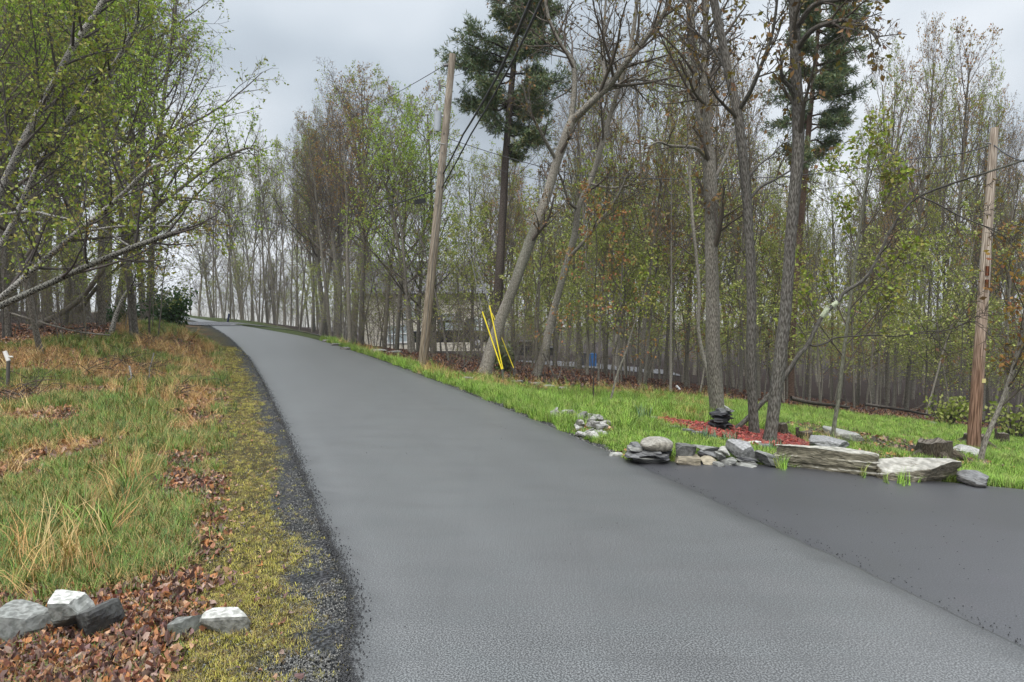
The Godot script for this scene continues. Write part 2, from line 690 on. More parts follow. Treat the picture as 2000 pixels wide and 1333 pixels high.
func build_road() -> void:
	var m := MB.new()
	var cols := 26
	var rows := 0
	var d := -8.5
	while d < 68.0:
		var xl := look(XL, d)
		var xr := look(XR, d)
		var near := clampf(1.0 - d / 30.0, 0.0, 1.0)
		xl += (NF.get_noise_2d(d * 6.0, 7.0) * 0.05 + NF.get_noise_2d(d * 22.0, 1.0) * 0.025) * near
		xr += (NF.get_noise_2d(d * 6.0, 77.0) * 0.04) * near
		for i in cols:
			var t := (i - 1.0) / (cols - 3.0)
			# denser columns near both edges
			t = clampf(t, 0.0, 1.0)
			t = t * t * (3.0 - 2.0 * t)
			var x := lerpf(xl, xr, t)
			var y := H(x, d) + 0.02
			var wob := NB.get_noise_2d(x * 2.5, d * 0.7)
			var tone := 0.15 + 0.012 * wob + 0.02 * NF.get_noise_2d(x * 1.2, d * 7.0) * NB.get_noise_2d(x + 50.0, d)
			tone += 0.02 * NF.get_noise_2d((x - xl) * 3.0, d * 0.15)
			var edge := minf(x - xl, xr - x) / 0.24
			if edge < 1.0:
				tone *= lerpf(0.35, 1.0, clampf(edge + NF.get_noise_2d(x * 9.0, d * 9.0) * 0.5, 0.0, 1.0))
				y -= 0.018 * (1.0 - clampf(edge, 0.0, 1.0)) * (1.0 if x - xl < xr - x else 0.3)
			if i == 0 or i == cols - 1:
				y -= 0.09
				x += -0.03 if i == 0 else 0.03
				tone = 0.03
			m.v.append(Vector3(x, y, -d))
			m.c.append(lin(tone * 0.965, tone * 1.0, tone * 1.0))
			m.uv.append(Vector2(x, d))
			m.uv2.append(Vector2(x, d))
		rows += 1
		d += 0.12 if d < 12.0 else 0.4
	sheet(m, rows, cols)
	struct("road", m.mesh(M.asphalt), "narrow wet grey asphalt road curving uphill to the left")

	m = MB.new()
	rows = 0
	var steps := 70
	for j in steps + 1:
		var s := j / float(steps)
		var xa := lerpf(1.12, 16.0, s)
		var a := Vector2(xa, line(DRIVE_FAR, xa))
		a.y += NF.get_noise_2d(xa * 5.0, 3.0) * 0.05
		var db := lerpf(7.5, -4.0, s)
		var b := Vector2(look(XR, db) - 0.03, db)
		for i in 41:
			var t := i / 40.0
			var p := b.lerp(a, t)
			var y := H(p.x, p.y) + 0.010
			var tone := 0.045 + 0.018 * NB.get_noise_2d(p.x * 1.2 + p.y, p.y * 1.5) + 0.004 * NF.get_noise_2d(p.x * 3.0, p.y * 6.0)
			var e := p.distance_to(b)
			if e < 0.16:
				tone = lerpf(0.03, tone, clampf(e / 0.16 + NF.get_noise_2d(p.x * 8.0, p.y * 8.0) * 0.5, 0.0, 1.0))
				y -= 0.006 * (1.0 - e / 0.16)
			if i == 40:
				y -= 0.06
			m.v.append(Vector3(p.x, y, -p.y))
			m.c.append(lin(tone * 0.97, tone * 0.96, tone * 1.12))
			m.uv.append(p)
			m.uv2.append(p * 0.7 + Vector2(31, 7))
		rows += 1
	sheet(m, rows, 41)
	for k in range(0, m.ix.size(), 3):
		var sw := m.ix[k + 1]
		m.ix[k + 1] = m.ix[k + 2]
		m.ix[k + 2] = sw
	struct("driveway", m.mesh(M.fresh_asphalt), "dark fresh asphalt driveway branching off to the right")

# ---------------------------------------------------------------- stones
func stone_mesh(size: Vector3, sd: int, boxy: float, cuts: int, rough: float, strata: float, sub: int, col: Color, top: Color, material: Material) -> ArrayMesh:
	var g := RandomNumberGenerator.new()
	g.seed = sd
	var pn: Array[Vector3] = []
	var po := PackedFloat32Array()
	for i in cuts:
		pn.append(Vector3(g.randfn(), g.randfn() * 0.45, g.randfn()).normalized())
		po.append(0.55 + 0.35 * g.randf())
	var m := MB.new()
	var ofs := Vector3(g.randf(), g.randf(), g.randf()) * 100.0
	var tops := MB.new()
	for f in 6:
		var pts: Array[Vector3] = []
		for j in sub + 1:
			for i in sub + 1:
				var u := i * 2.0 / sub - 1.0
				var w := j * 2.0 / sub - 1.0
				var q: Vector3 = [Vector3(1, u, -w), Vector3(-1, u, w), Vector3(u, 1, w), Vector3(u, -1, -w), Vector3(-u, w, 1), Vector3(u, w, -1)][f]
				var l := pow(pow(absf(q.x), boxy) + pow(absf(q.y), boxy) + pow(absf(q.z), boxy), -1.0 / boxy)
				q *= l
				for k in cuts:
					var e := q.dot(pn[k]) - po[k]
					if e > 0.0:
						q -= pn[k] * e
				var o := q * size * 6.0 + ofs
				q += Vector3(NF.get_noise_3d(o.x * 2.0, o.y * 2.0, o.z * 2.0), NF.get_noise_3d(o.y * 2.0, o.z * 2.0, o.x * 2.0), NF.get_noise_3d(o.z * 2.0, o.x * 2.0, o.y * 2.0)) * rough
				if strata > 0.0:
					var b := floorf(q.y * 4.0 + NB.get_noise_2d(q.x * 2.0 + sd, q.z * 2.0) * 1.2)
					var hsh := fposmod(sin(b * 12.9898 + sd) * 43758.5453, 1.0)
					q.x *= 1.0 - strata * hsh
					q.z *= 1.0 - strata * hsh
				pts.append(q * size * 0.5)
		for j in sub:
			for i in sub:
				var a := pts[j * (sub + 1) + i]
				var b := pts[j * (sub + 1) + i + 1]
				var c := pts[(j + 1) * (sub + 1) + i + 1]
				var e := pts[(j + 1) * (sub + 1) + i]
				for t in [[a, c, e], [a, b, c]]:
					var nn: Vector3 = (t[2] - t[0]).cross(t[1] - t[0]).normalized()
					var mid: Vector3 = (t[0] + t[1] + t[2]) / 3.0 * 5.0 + ofs
					var v := NF.get_noise_3d(mid.x, mid.y * 2.5, mid.z)
					var cc := (col * (0.95 + 0.5 * v + 0.12 * g.randf())).lerp(top * (0.97 + 0.25 * v), smoothstep(0.5, 0.88, nn.y))  # upward faces painted paler: sky sheen put into the tops, stained sides darker
					m.tri(t[0], t[1], t[2], cc)
	return m.mesh(material)

const GREYST := Color(0.24, 0.24, 0.22)
const DARKST := Color(0.075, 0.075, 0.08)
const TANST := Color(0.30, 0.26, 0.19)
const PALEST := Color(0.42, 0.41, 0.38)

# a stone seen between two corners of the frame, standing at a distance ahead
func stone_at(called: String, parent: Node, box: Array, d: float, deep: float, sd: int, col: Color, top: Color, boxy := 5.0, cuts := 5, strata := 0.12, sub := 4, turn := 0.0, roll := 0.0, m: Material = null) -> MeshInstance3D:
	var a := P(box[0], box[3], d)
	var b := P(box[2], box[1], d)
	var size := Vector3(b.x - a.x, b.y - a.y, deep)
	var s := Vector3(size.x * 1.04, size.y * 1.04, size.z)
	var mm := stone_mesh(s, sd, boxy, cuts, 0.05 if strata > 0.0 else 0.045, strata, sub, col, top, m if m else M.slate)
	var o := obj(called, mm, parent)
	var at := Vector3((a.x + b.x) * 0.5, (a.y + b.y) * 0.5, -d - deep * 0.35)
	o.position = at - (parent.position if parent is Node3D and parent != self else Vector3.ZERO)
	o.rotation = Vector3(0, turn, roll)
	return o

# ---------------------------------------------------------------- growing things
func kinds(k: String) -> Dictionary:
	var base := {
		"seg": [14, 6, 5, 3, 1], "side": [9, 5, 4, 3, 3], "wob": [0.045, 0.13, 0.18, 0.22, 0.2], "up": [0.03, 0.07, 0.05, 0.03, 0.02],
		"tip": [0.22, 0.25, 0.3, 0.4, 0.6], "n": [17, 7, 6, 4, 0], "t0": [0.4, 0.2, 0.15, 0.15, 0.2], "ang": [44, 42, 44, 48, 40], "lr": [0.33, 0.5, 0.5, 0.5, 0.5],
		"rr": [0.5, 0.55, 0.6, 0.6, 0.6], "rmin": 0.0042, "trunk_lev": 0, "most": 4, "leaf_lev": 4, "leaf_n": 1, "leaf_p": 0.35, "leaf_s": 0.055, "leaf_w": 0.3, "droop": -0.2,
		"leaf_c": [lin(0.224, 0.169, 0.06), lin(0.28, 0.156, 0.06)], "wood": lin(0.25, 0.23, 0.195), "twig": lin(0.10, 0.085, 0.07),
	}
	match k:
		"light":
			base.merge({"leaf_lev": 3, "leaf_n": 2, "leaf_p": 0.8, "leaf_s": 0.066, "leaf_w": 0.33, "n": [17, 7, 5, 3, 0], "leaf_c": [lin(0.299, 0.345, 0.069), lin(0.23, 0.287, 0.069), lin(0.322, 0.287, 0.0805), lin(0.218, 0.196, 0.069)]}, true)
		"orange":
			base.merge({"leaf_lev": 3, "leaf_n": 2, "leaf_p": 0.5, "leaf_s": 0.07, "leaf_w": 0.3, "n": [16, 6, 5, 3, 0], "leaf_c": [lin(0.322, 0.164, 0.0552), lin(0.354, 0.209, 0.069), lin(0.241, 0.179, 0.0552), lin(0.258, 0.105, 0.0552)], "wood": lin(0.28, 0.26, 0.225)}, true)
		"dense":
			base.merge({"leaf_lev": 3, "leaf_n": 4, "leaf_p": 0.8, "leaf_s": 0.068, "leaf_w": 0.34, "n": [22, 8, 6, 2, 0], "t0": [0.22, 0.15, 0.15, 0.15, 0.2], "ang": [58, 48, 48, 48, 40], "lr": [0.36, 0.5, 0.5, 0.5, 0.5], "leaf_c": [lin(0.345, 0.437, 0.069), lin(0.287, 0.38, 0.069), lin(0.402, 0.46, 0.103), lin(0.218, 0.299, 0.069), lin(0.322, 0.425, 0.069)], "wood": lin(0.26, 0.24, 0.21)}, true)
		"sapling":
			base.merge({"seg": [9, 4, 3, 2, 1], "side": [6, 3, 3, 3, 3], "n": [16, 6, 4, 0, 0], "t0": [0.25, 0.15, 0.15, 0, 0], "ang": [55, 48, 45, 40, 40], "lr": [0.34, 0.5, 0.5, 0.5, 0.5], "up": [0.04, 0.03, 0.02, 0.0, 0.0], "wob": [0.07, 0.14, 0.2, 0.2, 0.2], "most": 3, "leaf_lev": 2, "leaf_n": 5, "leaf_p": 0.75, "leaf_s": 0.06, "leaf_w": 0.35, "rmin": 0.003, "leaf_c": [lin(0.338, 0.364, 0.105), lin(0.284, 0.313, 0.105), lin(0.371, 0.344, 0.15)]}, true)
		"rust_sapling":
			base.merge(kinds("sapling"), true)
			base.merge({"leaf_p": 0.5, "leaf_c": [lin(0.336, 0.171, 0.0718), lin(0.306, 0.131, 0.0718), lin(0.26, 0.197, 0.0718)]}, true)
		"twiggy":
			base.merge({"seg": [9, 4, 3, 2, 1], "side": [6, 3, 3, 3, 3], "n": [20, 6, 4, 0, 0], "t0": [0.15, 0.15, 0.15, 0, 0], "ang": [45, 45, 45, 40, 40], "lr": [0.4, 0.5, 0.5, 0.5, 0.5], "most": 3, "leaf_lev": 3, "leaf_n": 1, "leaf_p": 0.5, "leaf_s": 0.05, "rmin": 0.003, "leaf_c": [lin(0.196, 0.221, 0.036), lin(0.182, 0.13, 0.048)], "wood": lin(0.18, 0.165, 0.15), "twig": lin(0.15, 0.13, 0.11)}, true)
	return base

func grown(g: Grower, called: String, label: String, category: String, at: Vector3, group := "", bark: Material = null, leaf: Material = null) -> Node3D:
	var o := thing(called, label, category, at, group)
	obj("trunk", g.wood.mesh(bark if bark else M.bark), o)
	var m := ArrayMesh.new()
	g.twig.into(m, M.twig)
	g.lf.into(m, leaf if leaf else M.leaf)
	if m.get_surface_count():
		obj("crown", m, o)
	return o

var protos := {}

func proto(k: String, height: float, rad: float, sd: int) -> Array:
	var g := Grower.new()
	g.g = RandomNumberGenerator.new()
	g.g.seed = sd
	g.K = kinds(k)
	g.limb(Vector3(0, -0.15, 0), Vector3(g.g.randf() * 0.1 - 0.05, 1, g.g.randf() * 0.1 - 0.05).normalized(), height, rad, 0)
	var crown := ArrayMesh.new()
	g.twig.into(crown, M.twig)
	g.lf.into(crown, M.leaf)
	return [g.wood.mesh(M.bark), crown, height]

func make_protos() -> void:
	for s in [["bare", 10.0, 0.13, 4], ["light", 10.0, 0.12, 4], ["orange", 10.0, 0.13, 3], ["dense", 10.0, 0.12, 4], ["sapling", 5.0, 0.03, 4], ["rust_sapling", 5.0, 0.03, 2], ["twiggy", 3.0, 0.025, 3]]:
		var a := []
		for i in s[3]:
			a.append(proto(s[0], s[1], s[2], 100 + i * 17 + hash(s[0]) % 1000))
		protos[s[0]] = a

# one of a kind, standing at a point; its label is written once all of its row stand
var rows := {}
const LOOKS := {
	"bare": ["bare_tree", "tall bare grey tree"], "light": ["slim_tree", "slim yellow-green leafed tree"], "orange": ["budding_tree", "slender orange-budded tree"],
	"dense": ["leafy_tree", "leafy bright green tree"], "sapling": ["sapling", "thin yellow-green sapling"], "rust_sapling": ["sapling", "thin rusty orange sapling"], "twiggy": ["shrub", "low twiggy shrub"],
}

func plant(k: String, at: Vector3, height: float, where: String, girth := 1.0, lean := 0.06) -> void:
	var ps: Array = protos[k]
	var p: Array = ps[r.randi() % ps.size()]
	var o := Node3D.new()
	o.name = numbered(LOOKS[k][0])
	add_child(o)
	obj("trunk", p[0], o)
	obj("crown", p[1], o)
	var s: float = height / p[2]
	var b := Basis(Vector3.UP, r.randf() * TAU).scaled(Vector3(s * girth, s, s * girth))
	b = Basis(Vector3(1, 0, 0), r.randfn() * lean) * Basis(Vector3(0, 0, 1), r.randfn() * lean) * b
	o.transform = Transform3D(b, at)
	where = spot_of(at, where)
	var key := k + "|" + where
	if not rows.has(key):
		rows[key] = []
	rows[key].append([at.x / -at.z, o, k, where])

func spot_of(at: Vector3, where: String) -> String:
	var px := 1000.0 + F * at.x / -at.z
	var deepness := "front row " if -at.z < 27.0 else "deep "
	match where:
		"R":
			for q in [[1190, "behind the leaning trunks"], [1385, "left of the forked tree"], [1530, "behind the mulch trunks"], [1720, "above the ledge stones"], [1900, "left of the red-brown pole"], [9999, "right of the red-brown pole"]]:
				if px < q[0]:
					return deepness + q[1]
		"C":
			return deepness + ("left of the grey pole" if px < 830.0 else "right of the grey pole")
		"L":
			return deepness + ("at far left" if px < 60.0 else "left of the road's bend")
	return where

func write_labels() -> void:
	for key in rows:
		var a: Array = rows[key]
		a.sort_custom(func(p, q): return p[0] < q[0])
		for i in a.size():
			var e: Array = a[i]
			var nth := "the only such " if a.size() == 1 else ordinal(i + 1) + " such from left, "
			tag(e[1], "%s, %s%s" % [LOOKS[e[2]][1], nth, e[3]], "shrub" if e[2] == "twiggy" else "tree", "%ss %s" % [LOOKS[e[2]][0].replace("_", " "), e[3]])

# a smooth run of points through marks in the frame (x, y, distance)
func run_of(marks: Array, per := 6) -> PackedVector3Array:
	var c := PackedVector3Array()
	for q in marks:
		c.append(P(q[0], q[1], q[2]) if q is Array else q)
	var out := PackedVector3Array()
	var n := c.size()
	for i in n - 1:
		var a := c[maxi(i - 1, 0)]
		var e := c[mini(i + 2, n - 1)]
		for k in per:
			out.append(c[i].cubic_interpolate(c[i + 1], a, e, k / float(per)))
	out.append(c[n - 1])
	return out

func length_of(p: PackedVector3Array) -> float:
	var s := 0.0
	for i in p.size() - 1:
		s += p[i].distance_to(p[i + 1])
	return s

func taper(n: int, r0: float, r1: float, flare := 0.0) -> PackedFloat32Array:
	var a := PackedFloat32Array()
	for i in n:
		var t := i / float(n - 1)
		a.append(lerpf(r0, r1, t) + flare * exp(-t * n * 0.55))
	return a

# a tree whose main limbs follow the photograph. limbs: [marks, r0, r1, level, children, first child at]
func hero(called: String, label: String, limbs: Array, k: Dictionary, sd: int, bark: Material = null, category := "tree", flare := 0.5) -> Node3D:
	var g := Grower.new()
	g.g = RandomNumberGenerator.new()
	g.g.seed = sd
	g.K = k
	var base := Vector3.ZERO
	for i in limbs.size():
		var l: Array = limbs[i]
		var pts := run_of(l[0])
		if i == 0:
			base = pts[0]
		for j in pts.size():
			pts[j] -= base
		if i == 0:
			pts[0].y -= 0.12
		var rads := taper(pts.size(), l[1], l[2], l[1] * flare if i == 0 else 0.0)
		if l[3] == 0:
			var keep: Array = k.side
			k.side = [14, keep[1], keep[2], keep[3], keep[4]]
			g.spawn(pts, rads, l[6] if l.size() > 6 else length_of(pts), 0, l[5], l[4])
			k.side = keep
		else:
			var keep_lev: int = k.trunk_lev
			k.trunk_lev = 1
			g.spawn(pts, rads, length_of(pts), l[3], l[5], l[4])
			k.trunk_lev = keep_lev
	return grown(g, called, label, category, base, "", bark)

# ---------------------------------------------------------------- ground cover
func tuft(sd: int, blades: int, tall: float, wide: float, spread: float, bend: float) -> ArrayMesh:
	var g := RandomNumberGenerator.new()
	g.seed = sd
	var m := MB.new()
	for i in blades:
		var a := g.randf() * TAU
		var p := Vector3(cos(a), 0, sin(a)) * spread * sqrt(g.randf())
		var o := g.randf() * TAU
		var out := Vector3(cos(o), 0, sin(o))
		var s := out.cross(Vector3.UP) * wide * (0.6 + 0.7 * g.randf())
		var h := tall * (0.45 + 0.75 * g.randf())
		var b := bend * (0.2 + 1.2 * g.randf())
		var q := p + Vector3.UP * h * 0.55 + out * h * b * 0.3
		var e := p + Vector3.UP * h * (1.0 - b * 0.25) + out * h * b
		var col := Color.WHITE * (0.7 + 0.5 * g.randf())
		m.tri(p - s, q - s * 0.8, p + s, col)
		m.tri(p + s, q - s * 0.8, q + s * 0.8, col)
		m.tri(q - s * 0.8, e, q + s * 0.8, col)
	# upright normals keep a tuft from looking like cut paper
	for i in m.n.size():
		m.n[i] = (m.n[i] * 0.6 + Vector3.UP).normalized()
	return m.mesh(M.grass)

func dead_leaf(sd: int, curl: float) -> ArrayMesh:
	var g := RandomNumberGenerator.new()
	g.seed = sd
	var m := MB.new()
	var n := 9
	var rim := []
	for i in n:
		var a := TAU * i / n
		var q := (0.55 + 0.45 * absf(cos(a * 1.5 + g.randf()))) * (0.8 + 0.4 * g.randf())
		rim.append(Vector3(cos(a) * q * 0.5, curl * (cos(a * 2.0) * 0.22 + g.randf() * 0.22), sin(a) * q * 0.32))
	var c := Vector3(0, -0.03 * curl, 0)
	for i in n:
		m.tri(c, rim[i], rim[(i + 1) % n], Color.WHITE * (0.85 + 0.25 * g.randf()))
	return m.mesh(M.litter)

func pick(a: Array) -> Color:
	return a[r.randi() % a.size()] * (0.75 + 0.5 * r.randf())

func spin(at: Vector3, s: float, tip := 0.2, tall := 1.0) -> Transform3D:
	var b := Basis(Vector3.UP, r.randf() * TAU).scaled(Vector3(s, s * tall, s))
	return Transform3D(Basis(Vector3(1, 0, 0), r.randfn() * tip) * Basis(Vector3(0, 0, 1), r.randfn() * tip) * b, at)

func cover() -> void:
	var green := [lin(0.12, 0.20, 0.045), lin(0.10, 0.18, 0.05), lin(0.14, 0.21, 0.05), lin(0.24, 0.216, 0.084), lin(0.06, 0.102, 0.036), lin(0.132, 0.168, 0.06), lin(0.118, 0.193, 0.0336), lin(0.151, 0.252, 0.0504), lin(0.101, 0.168, 0.0504), lin(0.202, 0.269, 0.0672)]
	var lawn := [lin(0.27, 0.297, 0.0945), lin(0.135, 0.203, 0.054), lin(0.189, 0.321, 0.0473), lin(0.227, 0.378, 0.0567), lin(0.151, 0.265, 0.0473), lin(0.284, 0.378, 0.0756)]
	var straw := [lin(0.52, 0.34, 0.14), lin(0.42, 0.24, 0.10), lin(0.55, 0.40, 0.19), lin(0.30, 0.16, 0.07)]
	var brown := [lin(0.188, 0.075, 0.05), lin(0.3, 0.138, 0.075), lin(0.1, 0.0562, 0.0475), lin(0.4, 0.237, 0.138), lin(0.138, 0.075, 0.0688), lin(0.275, 0.188, 0.15), lin(0.375, 0.163, 0.0625), lin(0.075, 0.0438, 0.0375)]
	var moss := [lin(0.135, 0.101, 0.054), lin(0.189, 0.176, 0.0675), lin(0.416, 0.378, 0.0756), lin(0.34, 0.321, 0.0662), lin(0.491, 0.416, 0.113), lin(0.284, 0.227, 0.0945)]
	var stone := [lin(0.085, 0.084, 0.08), lin(0.13, 0.128, 0.12), lin(0.06, 0.06, 0.058), lin(0.20, 0.195, 0.18)]
	var S := {}
	for k in ["ga", "gb", "gc", "sa", "sb", "la", "lb", "lc", "ma", "na", "nb", "pa", "pb"]:
		S[k] = [[], PackedColorArray()]
	var put := func(k: String, t: Transform3D, c: Color) -> void:
		S[k][0].append(t)
		S[k][1].append(c)
	# left verge: more throws close to the camera
	for i in 90000:
		var d := 2.4 + 24.0 * pow(r.randf(), 2.1)
		var s := r.randf() * minf(14.0, 2.2 + d * 0.75)
		var x := look(XL, d) - s / look(CT, d)
		if x < -0.80 * d - 0.6:
			continue
		var z := zone(x + r.randfn() * 0.07, d + r.randfn() * 0.12)
		var at := on(x, d)
		var big := 0.85 + maxf(0.0, d - 7.0) * 0.05
		match z:
			GREEN:
				put.call("ga" if r.randf() < 0.5 else "gb", spin(at, big * (0.7 + 0.6 * r.randf()), 0.2), pick(green))
				if r.randf() < 0.4:
					put.call("sa", spin(at, big * 0.9, 0.3), pick(straw))
			STRAW:
				if r.randf() < 0.35:
					put.call("sa" if r.randf() < 0.8 else "sb", spin(at, big * (0.5 + 0.7 * r.randf()), 0.5), pick(straw))
				elif r.randf() < 0.5:
					put.call("la", spin(at + Vector3(0, 0.012, 0), 0.07 + 0.05 * r.randf(), 0.4), pick(brown))
				elif r.randf() < 0.12:
					put.call("gb", spin(at, big * 0.6, 0.3), pick(green))
			LITTER:
				var k: String = ["la", "lb", "lc"][r.randi() % 3]
				put.call(k, spin(at + Vector3(0, 0.008 + 0.02 * r.randf(), 0), 0.025 + 0.06 * r.randf() * r.randf() + 0.01, 0.5), pick(brown))
				if r.randf() < 0.5:
					put.call("la", spin(at + Vector3(r.randfn() * 0.05, 0.02, r.randfn() * 0.05), 0.03 + 0.05 * r.randf(), 0.5), pick(brown))
				if r.randf() < 0.05:
					put.call("sa", spin(at, big * 0.6, 0.7), pick(straw))
				if r.randf() < 0.16:
					put.call("gb", spin(at, big * 0.5, 0.3), pick(green))
			MOSS:
				if NB.get_noise_2d(x * 5.0, d * 3.0) < -0.12 + 0.3 * (r.randf() - 0.5):
					put.call("pb", spin(at, 0.005 + 0.010 * r.randf(), 0.5), pick(stone))
					if r.randf() < 0.5:
						continue
				put.call("ma", spin(at, big * (0.6 + 0.7 * r.randf()), 0.2), pick(moss))
				put.call("ma", spin(at + Vector3(r.randfn() * 0.05, 0, r.randfn() * 0.05), big * (0.5 + 0.6 * r.randf()), 0.2), pick(moss))
				if r.randf() < 0.5:
					put.call("pa", spin(at, 0.005 + 0.010 * r.randf(), 0.5), pick(stone))
				if r.randf() < 0.25:
					put.call("sa", spin(at, big * 0.35, 0.8), pick(straw) * 0.7)
				if r.randf() < 0.06:
					put.call("lb", spin(at + Vector3(0, 0.02, 0), 0.02 + 0.04 * r.randf(), 0.3), pick(brown) * 0.8)
			CRUMB:
				for q in 6:
					put.call("pa" if r.randf() < 0.5 else "pb", spin(at + Vector3(r.randfn() * 0.06, 0, r.randfn() * 0.08), 0.005 + 0.007 * r.randf() * big, 0.6), pick(stone))
				if r.randf() < 0.15:
					put.call("ma", spin(at, big * 0.6, 0.2), pick(moss))
			FLOOR:
				put.call("lb", spin(at + Vector3(0, 0.02, 0), 0.12 + 0.06 * r.randf(), 0.3), pick(brown))
	# loose black crumbs along both asphalt edges and the joint with the driveway
	for i in 7000:
		var d := 2.6 + 20.0 * pow(r.randf(), 2.0)
		var x := look(XL, d) + absf(r.randfn()) * 0.05 - 0.03
		put.call("pa", spin(on(x, d) + Vector3(0, 0.012, 0), 0.004 + 0.006 * r.randf(), 0.6), pick([lin(0.03, 0.03, 0.032), lin(0.05, 0.05, 0.052)]))
		if i % 3 == 0 and (d > 7.4 or i % 12 == 0):
			x = look(XR, d) + 0.02 + absf(r.randfn()) * 0.07
			put.call("pb", spin(on(x, d) + Vector3(0, 0.012, 0), 0.004 + 0.006 * r.randf(), 0.6), pick([lin(0.03, 0.03, 0.032), lin(0.06, 0.06, 0.06)]))
	for i in 160:
		var d := 3.0 + 4.3 * r.randf()
		var x := look(XR, d) + pow(r.randf(), 2.0) * 2.5
		put.call("pa", spin(on(x, d) + Vector3(0, 0.012, 0), 0.003 + 0.004 * r.randf(), 0.6), pick([lin(0.03, 0.03, 0.032)]))
	for i in 90:
		var d := 3.0 + 16.0 * pow(r.randf(), 1.5)
		var x := lerpf(look(XL, d), look(XR, d), r.randf())
		put.call("pa", spin(Vector3(x, H(x, d) + 0.024, -d), 0.003 + 0.006 * r.randf(), 0.5), pick([lin(0.03, 0.03, 0.03), lin(0.25, 0.24, 0.22)]))
	# right verge, lawn and the floor of the woods
	for i in 62000:
		var d := 6.7 + 24.0 * pow(r.randf(), 1.6)
		var x := look(XR, d) + (d * 0.8 + 3.0) * pow(r.randf(), 1.25)
		if x > 0.80 * d + 0.5:
			continue
		var z := zone(x, d)
		var at := on(x, d)
		var big := 0.8 + maxf(0.0, d - 7.0) * 0.035
		match z:
			LAWN:
				var tall := 0.8 + 0.6 * NB.get_noise_2d(x * 2.0, d * 2.0) + (0.6 if x < 4.0 and d > 9.0 else 0.0)
				put.call("na" if r.randf() < 0.6 else "nb", spin(at, big * (0.8 + 0.5 * r.randf()), 0.2, tall), pick(lawn))
			DRYLAWN:
				put.call("sb" if r.randf() < 0.3 else "na", spin(at, big * (0.5 + 0.4 * r.randf()), 0.4), pick(straw) if r.randf() < 0.5 else pick(lawn))
			DIRT:
				if r.randf() < 0.3:
					put.call("nb", spin(at, big * 0.7, 0.3), pick(lawn))
				elif r.randf() < 0.5:
					put.call("lb", spin(at + Vector3(0, 0.015, 0), 0.06 + 0.06 * r.randf(), 0.4), pick(brown))
				else:
					put.call("pb", spin(at, 0.02 + 0.05 * r.randf() * r.randf(), 0.6), pick([lin(0.15, 0.14, 0.12), lin(0.09, 0.085, 0.08)]))
			FLOOR:
				put.call("lb" if r.randf() < 0.5 else "lc", spin(at + Vector3(0, 0.03, 0), 0.08 + 0.06 * r.randf(), 0.4), pick(brown) * 0.55)
			CRUMB:
				put.call("pb", spin(at, 0.012 + 0.02 * r.randf(), 0.6), pick(stone))
	# long dead stalks standing over the left verge
	for i in 190:
		var q: Array = [[300, 960, 120, 60], [200, 1010, 110, 90], [250, 740, 140, 60], [190, 690, 70, 22], [100, 1120, 120, 40], [300, 780, 70, 22]][i % 6]
		var at := G(q[0] + r.randfn() * q[2] * 0.5, q[1] + r.randfn() * q[3] * 0.5)
		if left_of_road(at.x, -at.z) > 1.4:
			put.call("sb", spin(at, 0.7 + 0.4 * r.randf(), 0.3, 0.9 + 0.7 * r.randf()), pick(straw))
			if i % 2:
				put.call("gc", spin(at, 0.8 + 0.5 * r.randf(), 0.2), pick(green))
	for q in [[100, 715, 60], [330, 740, 30], [1680, 880, 25], [1600, 900, 20], [1700, 905, 30], [1220, 880, 12], [1880, 900, 30], [480 + 360, 716, 20], [735, 690, 8], [1530, 915, 14], [1760, 945, 60], [1690, 925, 30]]:
		for i in 12:
			var at := G(q[0] + r.randfn() * q[2] * 0.6, q[1] + r.randfn() * 4.0)
			put.call("gc", spin(at, 0.35 + 0.4 * r.randf(), 0.25), pick(lawn))
	var what := {
		"ga": [tuft(1, 14, 0.10, 0.0022, 0.05, 0.5), "grass", "green grass blades matted over the left verge"], "gb": [tuft(2, 10, 0.14, 0.0025, 0.04, 0.7), "grass", "longer green grass bending on the left verge"],
		"gc": [tuft(3, 18, 0.26, 0.0035, 0.05, 0.6), "grass", "tall green grass clumps on both verges"], "sa": [tuft(4, 12, 0.14, 0.002, 0.06, 1.3), "straw", "flattened dead straw among the grass"],
		"sb": [tuft(5, 9, 0.34, 0.0018, 0.05, 0.6), "straw", "standing dead straw stalks"], "la": [dead_leaf(1, 1.0), "fallen_leaves", "curled brown fallen leaves"], "lb": [dead_leaf(2, 0.5), "fallen_leaves", "flat wet brown fallen leaves"],
		"lc": [dead_leaf(3, 1.5), "fallen_leaves", "crumpled reddish brown fallen leaves"], "ma": [tuft(6, 14, 0.026, 0.0014, 0.035, 0.8), "moss", "yellow green moss along the asphalt edge"],
		"na": [tuft(7, 16, 0.075, 0.0024, 0.06, 0.5), "grass", "bright green lawn grass right of the road"], "nb": [tuft(8, 12, 0.12, 0.0026, 0.05, 0.6), "grass", "longer lawn grass right of the road"],
		"pa": [stone_mesh(Vector3(1.2, 0.8, 1), 5, 3.0, 4, 0.05, 0.0, 1, Color.WHITE, Color.WHITE, M.pebble), "gravel", "dark crushed gravel beside the asphalt"],
		"pb": [stone_mesh(Vector3(1, 0.7, 1.3), 6, 3.0, 4, 0.05, 0.0, 1, Color.WHITE, Color.WHITE, M.pebble), "gravel", "grey gravel crumbs at the road edge"],
	}
	for k in what:
		scatter(what[k][1], what[k][0], S[k][0], S[k][1], what[k][2], what[k][1].replace("_", " "))
	print("cover ", what.keys().map(func(k): return "%s %d" % [k, S[k][0].size()]))

